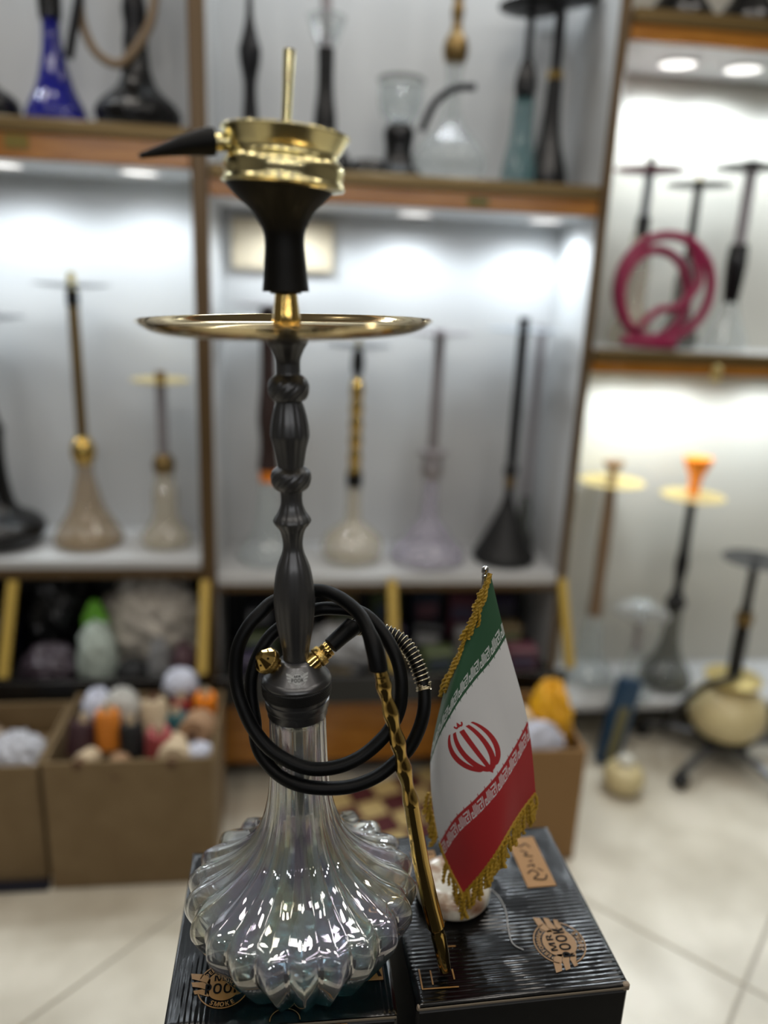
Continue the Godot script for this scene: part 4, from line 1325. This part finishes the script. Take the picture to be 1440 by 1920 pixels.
func hose() -> void:
	var o := thing("pipe_hose", "black rubber hose looped twice round the glass neck with long wavy gold mouthpiece", "hose")
	var ps := [Vector3(0.0697, 0.9131, -0.5405), Vector3(0.0677, 0.9235, -0.5438), Vector3(0.0641, 0.9344, -0.5503), Vector3(0.0566, 0.9459, -0.5654), Vector3(0.0444, 0.9520, -0.5811), Vector3(0.0316, 0.9544, -0.5928), Vector3(0.0196, 0.9542, -0.5968), Vector3(0.0035, 0.9508, -0.5984), Vector3(-0.0132, 0.9453, -0.5945), Vector3(-0.0217, 0.9395, -0.5895), Vector3(-0.0328, 0.9284, -0.5839), Vector3(-0.0406, 0.9129, -0.5799), Vector3(-0.0429, 0.8958, -0.5761), Vector3(-0.0418, 0.8802, -0.5719), Vector3(-0.0370, 0.8654, -0.5663), Vector3(-0.0289, 0.8493, -0.5602), Vector3(-0.0162, 0.8356, -0.5525), Vector3(-0.0010, 0.8275, -0.5455), Vector3(0.0148, 0.8227, -0.5410), Vector3(0.0292, 0.8224, -0.5392), Vector3(0.0450, 0.8252, -0.5397), Vector3(0.0612, 0.8311, -0.5436), Vector3(0.0745, 0.8414, -0.5470), Vector3(0.0840, 0.8516, -0.5508), Vector3(0.0907, 0.8656, -0.5550), Vector3(0.0925, 0.8814, -0.5588), Vector3(0.0911, 0.8966, -0.5640), Vector3(0.0866, 0.9096, -0.5706), Vector3(0.0778, 0.9225, -0.5808), Vector3(0.0672, 0.9326, -0.5882), Vector3(0.0565, 0.9374, -0.5926), Vector3(0.0403, 0.9382, -0.5962), Vector3(0.0240, 0.9367, -0.5983), Vector3(0.0050, 0.9283, -0.6007), Vector3(-0.0106, 0.9167, -0.6002), Vector3(-0.0187, 0.9085, -0.5972), Vector3(-0.0254, 0.8976, -0.5920), Vector3(-0.0300, 0.8834, -0.5876), Vector3(-0.0310, 0.8703, -0.5837), Vector3(-0.0298, 0.8574, -0.5795), Vector3(-0.0276, 0.8445, -0.5752), Vector3(-0.0265, 0.8306, -0.5700), Vector3(-0.0205, 0.8199, -0.5612), Vector3(-0.0076, 0.8108, -0.5504), Vector3(0.0084, 0.8071, -0.5413), Vector3(0.0294, 0.8060, -0.5366), Vector3(0.0522, 0.8055, -0.5387), Vector3(0.0728, 0.8098, -0.5442), Vector3(0.0877, 0.8199, -0.5473), Vector3(0.0998, 0.8318, -0.5498), Vector3(0.1079, 0.8481, -0.5528), Vector3(0.1118, 0.8642, -0.5563), Vector3(0.1120, 0.8790, -0.5623), Vector3(0.1092, 0.8906, -0.5687), Vector3(0.1031, 0.9037, -0.5786), Vector3(0.0932, 0.9127, -0.5899), Vector3(0.0745, 0.9175, -0.5994), Vector3(0.0600, 0.9212, -0.5952), Vector3(0.0517, 0.9253, -0.5882)]
	var b := Mb.new()
	b.tube(curve(ps, 6), 0.0056, 20)
	part("tube", b, M.rubber, o)
	# thicker end sleeve above the mouthpiece
	b = Mb.new()
	b.tube(curve([Vector3(0.0700, 0.9105, -0.5400), Vector3(0.0697, 0.9131, -0.5405), Vector3(0.0677, 0.9235, -0.5438), Vector3(0.0650, 0.9320, -0.5490), Vector3(0.0620, 0.9380, -0.5540)], 6), func(_a, s): return lerpf(0.0072, 0.0058, smoothstep(0.55, 1.0, s)), 24)
	part("end_sleeve", b, M.rubber, o)
	# connector at the port
	b = Mb.new()
	b.tube(curve([Vector3(0.0530, 0.9254, -0.5886), Vector3(0.0490, 0.9232, -0.5853), Vector3(0.0439, 0.9201, -0.5821), Vector3(0.0343, 0.9137, -0.5763)], 6), func(_a, s): return 0.0082 - 0.0014 * s, 24)
	part("port_sleeve", b, M.rubber, o)
	# steel spring guard round the hose
	var line := curve([Vector3(0.1120, 0.8790, -0.5623), Vector3(0.1092, 0.8906, -0.5687), Vector3(0.1031, 0.9037, -0.5786), Vector3(0.0932, 0.9127, -0.5899), Vector3(0.0745, 0.9175, -0.5994), Vector3(0.0600, 0.9212, -0.5952), Vector3(0.0545, 0.9240, -0.5905)], 40)
	var coil := []
	var ang := 0.0
	var up := Vector3.BACK
	for i in line.size() - 1:
		var d: Vector3 = (line[i + 1] - line[i])
		var t := d.normalized()
		up = (up - t * up.dot(t)).normalized()
		var pitch := 0.0011 if i < 20 else 0.0036
		ang += d.length() / pitch * TAU
		coil.append(line[i] + (up * cos(ang) + t.cross(up) * sin(ang)) * 0.0066)
	var fine := curve(coil, 3)
	b = Mb.new()
	b.tube(fine, 0.00055, 6)
	part("spring", b, mat(Color(0.78, 0.74, 0.64), 0.2, 1.0), o)
	# mouthpiece
	var mp := curve([Vector3(0.0717, 0.9111, -0.5403), Vector3(0.0740, 0.9012, -0.5400), Vector3(0.0764, 0.8898, -0.5397), Vector3(0.0801, 0.8768, -0.5392), Vector3(0.0840, 0.8622, -0.5387), Vector3(0.0879, 0.8474, -0.5382), Vector3(0.0912, 0.8339, -0.5378), Vector3(0.0945, 0.8203, -0.5374), Vector3(0.0986, 0.8034, -0.5368), Vector3(0.1021, 0.7877, -0.5362)], 14)
	var wavy := func(_a, s): return 0.0052 if s < 0.07 else (0.0056 if s < 0.11 else 0.0055 + 0.00085 * sin((s - 0.11) * TAU * 4.9) + 0.0006 * s)
	b = Mb.new()
	b.tube(mp, wavy, 28)
	var wp := part("wavy_grip", b, M.gold, o)
	b = Mb.new()
	b.tube([Vector3(0.1018, 0.7890, -0.5362), Vector3(0.1127, 0.7320, -0.5348), Vector3(0.1230, 0.6895, -0.5330), Vector3(0.1296, 0.6655, -0.5315)], func(a, s): return [0.0064, 0.0071, 0.0076, 0.0078][int(round(s * 3.0))] * (0.985 + 0.025 * absf(cos(5.0 * a))), 60)
	part("straight_tube", b, M.gold, o)
	b = Mb.new()
	b.tube([Vector3(0.1294, 0.6662, -0.5315), Vector3(0.1299, 0.6645, -0.5314), Vector3(0.1304, 0.6625, -0.5312), Vector3(0.1309, 0.6605, -0.5310), Vector3(0.1314, 0.6585, -0.5309), Vector3(0.1320, 0.6560, -0.5307), Vector3(0.1355, 0.6410, -0.5301), Vector3(0.1401, 0.6188, -0.5296)], func(_a, s): return [0.0078, 0.0070, 0.0060, 0.0062, 0.0058, 0.0066, 0.0062, 0.0054][int(round(s * 7.0))], 28)
	part("mouth_tip", b, M.gold, o)

# ------------------------------------------------------------------ table flag
func flag_print() -> ImageTexture:
	# three bands with square lettering along the seams and the red emblem
	var W := 1320
	var Hh := 960
	var im := Image.create(W, Hh, false, Image.FORMAT_RGB8)
	var green := Color(0.105, 0.29, 0.17)
	var white := Color(0.80, 0.80, 0.80)
	var red := Color(0.62, 0.085, 0.10)
	im.fill(white)
	im.fill_rect(Rect2i(0, 0, W, Hh / 3), green)
	im.fill_rect(Rect2i(0, 2 * Hh / 3, W, Hh / 3), red)
	var marks := [[0, 0, 1, 9], [2, 0, 1, 9], [4, 0, 1, 9], [2, 8, 7, 1], [8, 4, 1, 5], [6, 4, 3, 1], [6, 4, 1, 3], [11, 0, 1, 9], [13, 0, 7, 1], [13, 0, 1, 4], [13, 3, 6, 1], [18, 3, 1, 6], [13, 8, 6, 1], [14, 5, 2, 2], [20, 2, 1, 7]]
	var units := 8
	var ux := W / float(units) / 22.0
	var uy := 5.2
	for u in units:
		for r in marks:
			var x0: float = (u * 22.0 + r[0]) * ux
			for y0 in [Hh / 3.0 - 12.0 * uy, 2.0 * Hh / 3.0 + 3.0 * uy]:
				im.fill_rect(Rect2i(int(x0), int(y0 + r[1] * uy), int(ceil(r[2] * ux)), int(ceil(r[3] * uy))), white)
		im.fill_rect(Rect2i(int((u * 22.0 + 5.0) * ux), Hh / 3, 7, 9), green)
		im.fill_rect(Rect2i(int((u * 22.0 + 16.0) * ux), Hh / 3, 7, 9), green)
		im.fill_rect(Rect2i(int((u * 22.0 + 5.0) * ux), 2 * Hh / 3 - 9, 7, 9), red)
		im.fill_rect(Rect2i(int((u * 22.0 + 16.0) * ux), 2 * Hh / 3 - 9, 7, 9), red)
	for py in range(Hh / 3 + 6, 2 * Hh / 3 - 6):
		for px in range(240, 1130):
			var u := float(px) / W - 0.53
			var v := float(py) / Hh - 0.5
			var q := Vector2(-0.52, 0.855) * (u * 268.0) + Vector2(0.26, 0.96) * (v * 477.0)
			var e := Vector2(q.dot(Vector2(0.83, -0.55)), q.dot(Vector2(0.55, 0.83)) - 6.0) / Vector2(36.0, 49.0)
			if in_emblem(e):
				im.set_pixel(px, py, red)
	im.generate_mipmaps()
	return ImageTexture.create_from_image(im)

func in_emblem(e: Vector2) -> bool:
	var ell := func(c: Vector2, r: Vector2) -> bool: return ((e - c) / r).length_squared() < 1.0
	if absf(e.x) < 0.105 - 0.02 * e.y and e.y > -0.66 and e.y < 0.80:
		return true
	if e.y >= 0.70 and e.y < 1.0 and absf(e.x) < 0.26 * (1.0 - e.y) / 0.3:
		return true
	for s in [-1.0, 1.0]:
		var x: float = e.x * s
		var m := Vector2(x, e.y)
		if x > 0.0 and ((m - Vector2(0, -0.02)) / Vector2(0.62, 0.93)).length_squared() < 1.0 and ((m - Vector2(-0.19, -0.10)) / Vector2(0.60, 0.90)).length_squared() > 1.0 and e.y > -0.72:
			return true
		if x > 0.0 and ((m - Vector2(0, -0.04)) / Vector2(1.0, 0.92)).length_squared() < 1.0 and ((m - Vector2(-0.22, -0.12)) / Vector2(1.0, 0.95)).length_squared() > 1.0 and e.y > -0.76 and e.y < 0.80:
			return true
		# doubled hook above the sword
		var c := m - Vector2(0.11, -0.90)
		if c.length() < 0.12 and c.length() > 0.05 and c.y > -0.02:
			return true
	return ell.call(Vector2(0, -0.88), Vector2(0.04, 0.1))

func table_flag() -> void:
	var o := thing("table_flag", "fringed green white and red table flag with round stone base on the right black carton", "flag", Vector3(0.1655, 0.6128, -0.6202))
	var org := o.position
	part("stone_base", turned(refine([0.0, 0.0, 0.033, 0.0, 0.0365, 0.004, 0.0375, 0.010, 0.0365, 0.017, 0.032, 0.0215, 0.024, 0.023, 0.0, 0.0232], 4), 64), M.stone, o)
	var b := Mb.new()
	b.tube([Vector3(0, 0.0225, 0), Vector3(0.003, 0.18, 0), Vector3(0.0060, 0.345, 0)], 0.0021, 16)
	var pole := part("pole", b, M.chrome, o)
	b = Mb.new()
	b.xf.origin = Vector3(0.0060, 0.345, 0)
	b.lathe([0.0, -0.002, 0.0026, -0.002, 0.0026, 0.001, 0.0022, 0.0015, 0.0022, 0.0025, 0.0031, 0.0032, 0.0033, 0.0065, 0.0028, 0.0082, 0.0014, 0.0092, 0.0, 0.0094], 24)
	part("finial", b, M.chrome, pole)
	# cloth: four seams (top, two band seams, bottom), each from the pole side to the free side
	var seams := [[Vector3(0.1746, 0.9625, -0.6128), Vector3(0.1686, 0.9435, -0.6095), Vector3(0.1617, 0.9247, -0.6064), Vector3(0.1550, 0.9049, -0.6052), Vector3(0.1486, 0.8832, -0.6080), Vector3(0.1430, 0.8588, -0.6148)],
		[Vector3(0.1921, 0.9036, -0.6085), Vector3(0.1773, 0.8843, -0.5983), Vector3(0.1608, 0.8663, -0.5904), Vector3(0.1460, 0.8439, -0.5902), Vector3(0.1358, 0.8137, -0.5986), Vector3(0.1324, 0.7748, -0.6131)],
		[Vector3(0.2178, 0.8236, -0.6032), Vector3(0.2044, 0.8023, -0.5908), Vector3(0.1887, 0.7821, -0.5807), Vector3(0.1712, 0.7582, -0.5820), Vector3(0.1545, 0.7296, -0.5891), Vector3(0.1454, 0.6876, -0.6044)],
		[Vector3(0.2322, 0.7470, -0.5973), Vector3(0.2167, 0.7314, -0.5892), Vector3(0.2014, 0.7162, -0.5811), Vector3(0.1893, 0.6960, -0.5776), Vector3(0.1786, 0.6728, -0.5770), Vector3(0.1663, 0.6468, -0.5816)]]
	var fine := []
	for s in seams:
		fine.append(curve(s, 12))
	var rows := []
	var nv := 73
	var nu: int = fine[0].size()
	for j in nu:
		var col := curve([fine[0][j], fine[1][j], fine[2][j], fine[3][j]], 24)
		rows.append(col)
	var cloth := []
	for i in nv:
		var row := PackedVector3Array()
		for j in nu:
			var u := float(j) / (nu - 1)
			var w := float(i) / (nv - 1)
			var soft := sin(u * 9.0 + w * 3.0) * 0.0022 + sin(u * 4.0 - w * 7.0) * 0.0018
			row.append(rows[j][i] - org + Vector3(-0.1, 0, 1.0) * soft)
		cloth.append(row)
	b = Mb.new()
	b.grid(cloth, false)
	var turn: bool = b.n[nv * nu / 2].z < 0.0
	var back := []
	for i in nv:
		var row := PackedVector3Array()
		for j in nu:
			row.append(cloth[i][j] - b.n[i * nu + j] * (-0.0005 if turn else 0.0005))
		back.append(row)
	b = Mb.new()
	b.grid(cloth, false, [], turn)
	b.grid(back, false, [], not turn)
	var flag := mat(Color.WHITE, 0.7)
	flag.albedo_texture = flag_print()
	flag.rim_enabled = true
	flag.rim = 0.3
	flag.backlight_enabled = true
	flag.backlight = Color(0.15, 0.15, 0.15)
	var fl := part("flag_cloth", b, flag, o)
	# gold braid and tassels along the free edges
	var edge_low := []
	var edge_top := []
	var edge_side := []
	for j in nu:
		edge_low.append(cloth[nv - 1][j])
		edge_top.append(cloth[0][j])
	for i in nv:
		edge_side.append(cloth[i][nu - 1])
	for e in [edge_low, edge_top]:
		b = Mb.new()
		b.tube(e, func(a, s): return 0.0016 * (1.0 + 0.3 * cos(2.0 * a - s * 160.0)), 8)
		part("braid", b, M.fringe, fl)
	b = Mb.new()
	b.tube(edge_side.slice(48), func(a, s): return 0.0015 * (1.0 + 0.3 * cos(2.0 * a - s * 80.0)), 8)
	part("braid", b, M.fringe, fl)
	var shapes := []
	for k in 5:
		var tb := Mb.new()
		var ps := []
		var L: float = [0.020, 0.023, 0.018, 0.025, 0.021][k]
		var sw: float = [0.002, -0.0015, 0.001, -0.0025, 0.0005][k]
		for i in 29:
			var s := i / 28.0
			ps.append(Vector3(sw * sin(s * 3.0), -L * s, 0.0008 * sin(s * 5.0 + k)))
		tb.tube(ps, func(a, s): return (0.00125 + 0.0005 * s) * (1.0 + 0.35 * cos(2.0 * a - s * 30.0)), 9)
		shapes.append(tb.mesh())
	var hang := func(e: Array, count: int, from: float, to: float, push: Vector3, turn0: float, turn1: float, scale_: float) -> void:
		for k in count:
			var s := lerpf(from, to, float(k) / (count - 1))
			var i := clampi(int(round(s * (e.size() - 1))), 0, e.size() - 1)
			var tz := part("tassel", shapes[rng.randi() % 5], M.fringe, fl)
			tz.position = e[i] + push + Vector3(rng.randf_range(-0.0008, 0.0008), 0, rng.randf_range(-0.001, 0.001))
			tz.rotation = Vector3(rng.randf_range(-0.1, 0.1), rng.randf_range(0, TAU), 0)
			tz.basis = Basis(Vector3.BACK, lerpf(turn0, turn1, s) + rng.randf_range(-0.12, 0.12)) * tz.basis
			tz.scale = Vector3.ONE * scale_ * rng.randf_range(0.9, 1.12)
	hang.call(edge_low, 34, 0.02, 1.0, Vector3(0, 0, 0.001), 0.12, 0.0, 1.0)
	hang.call(edge_low, 20, 0.1, 1.0, Vector3(0, -0.002, -0.002), 0.2, 0.1, 0.95)
	hang.call(edge_top, 26, 0.0, 0.95, Vector3(-0.0005, 0.001, 0.0), -0.35, -0.2, 0.95)
	hang.call(edge_top, 16, 0.0, 0.9, Vector3(-0.001, 0.0, 0.003), -0.2, -0.25, 0.9)
	hang.call(edge_side, 9, 0.76, 1.0, Vector3(-0.001, 0.0, 0.0), -0.15, 0.05, 0.95)
	hang.call(edge_side, 7, 0.44, 0.58, Vector3(0.0, -0.006, -0.004), -0.1, -0.1, 1.1)
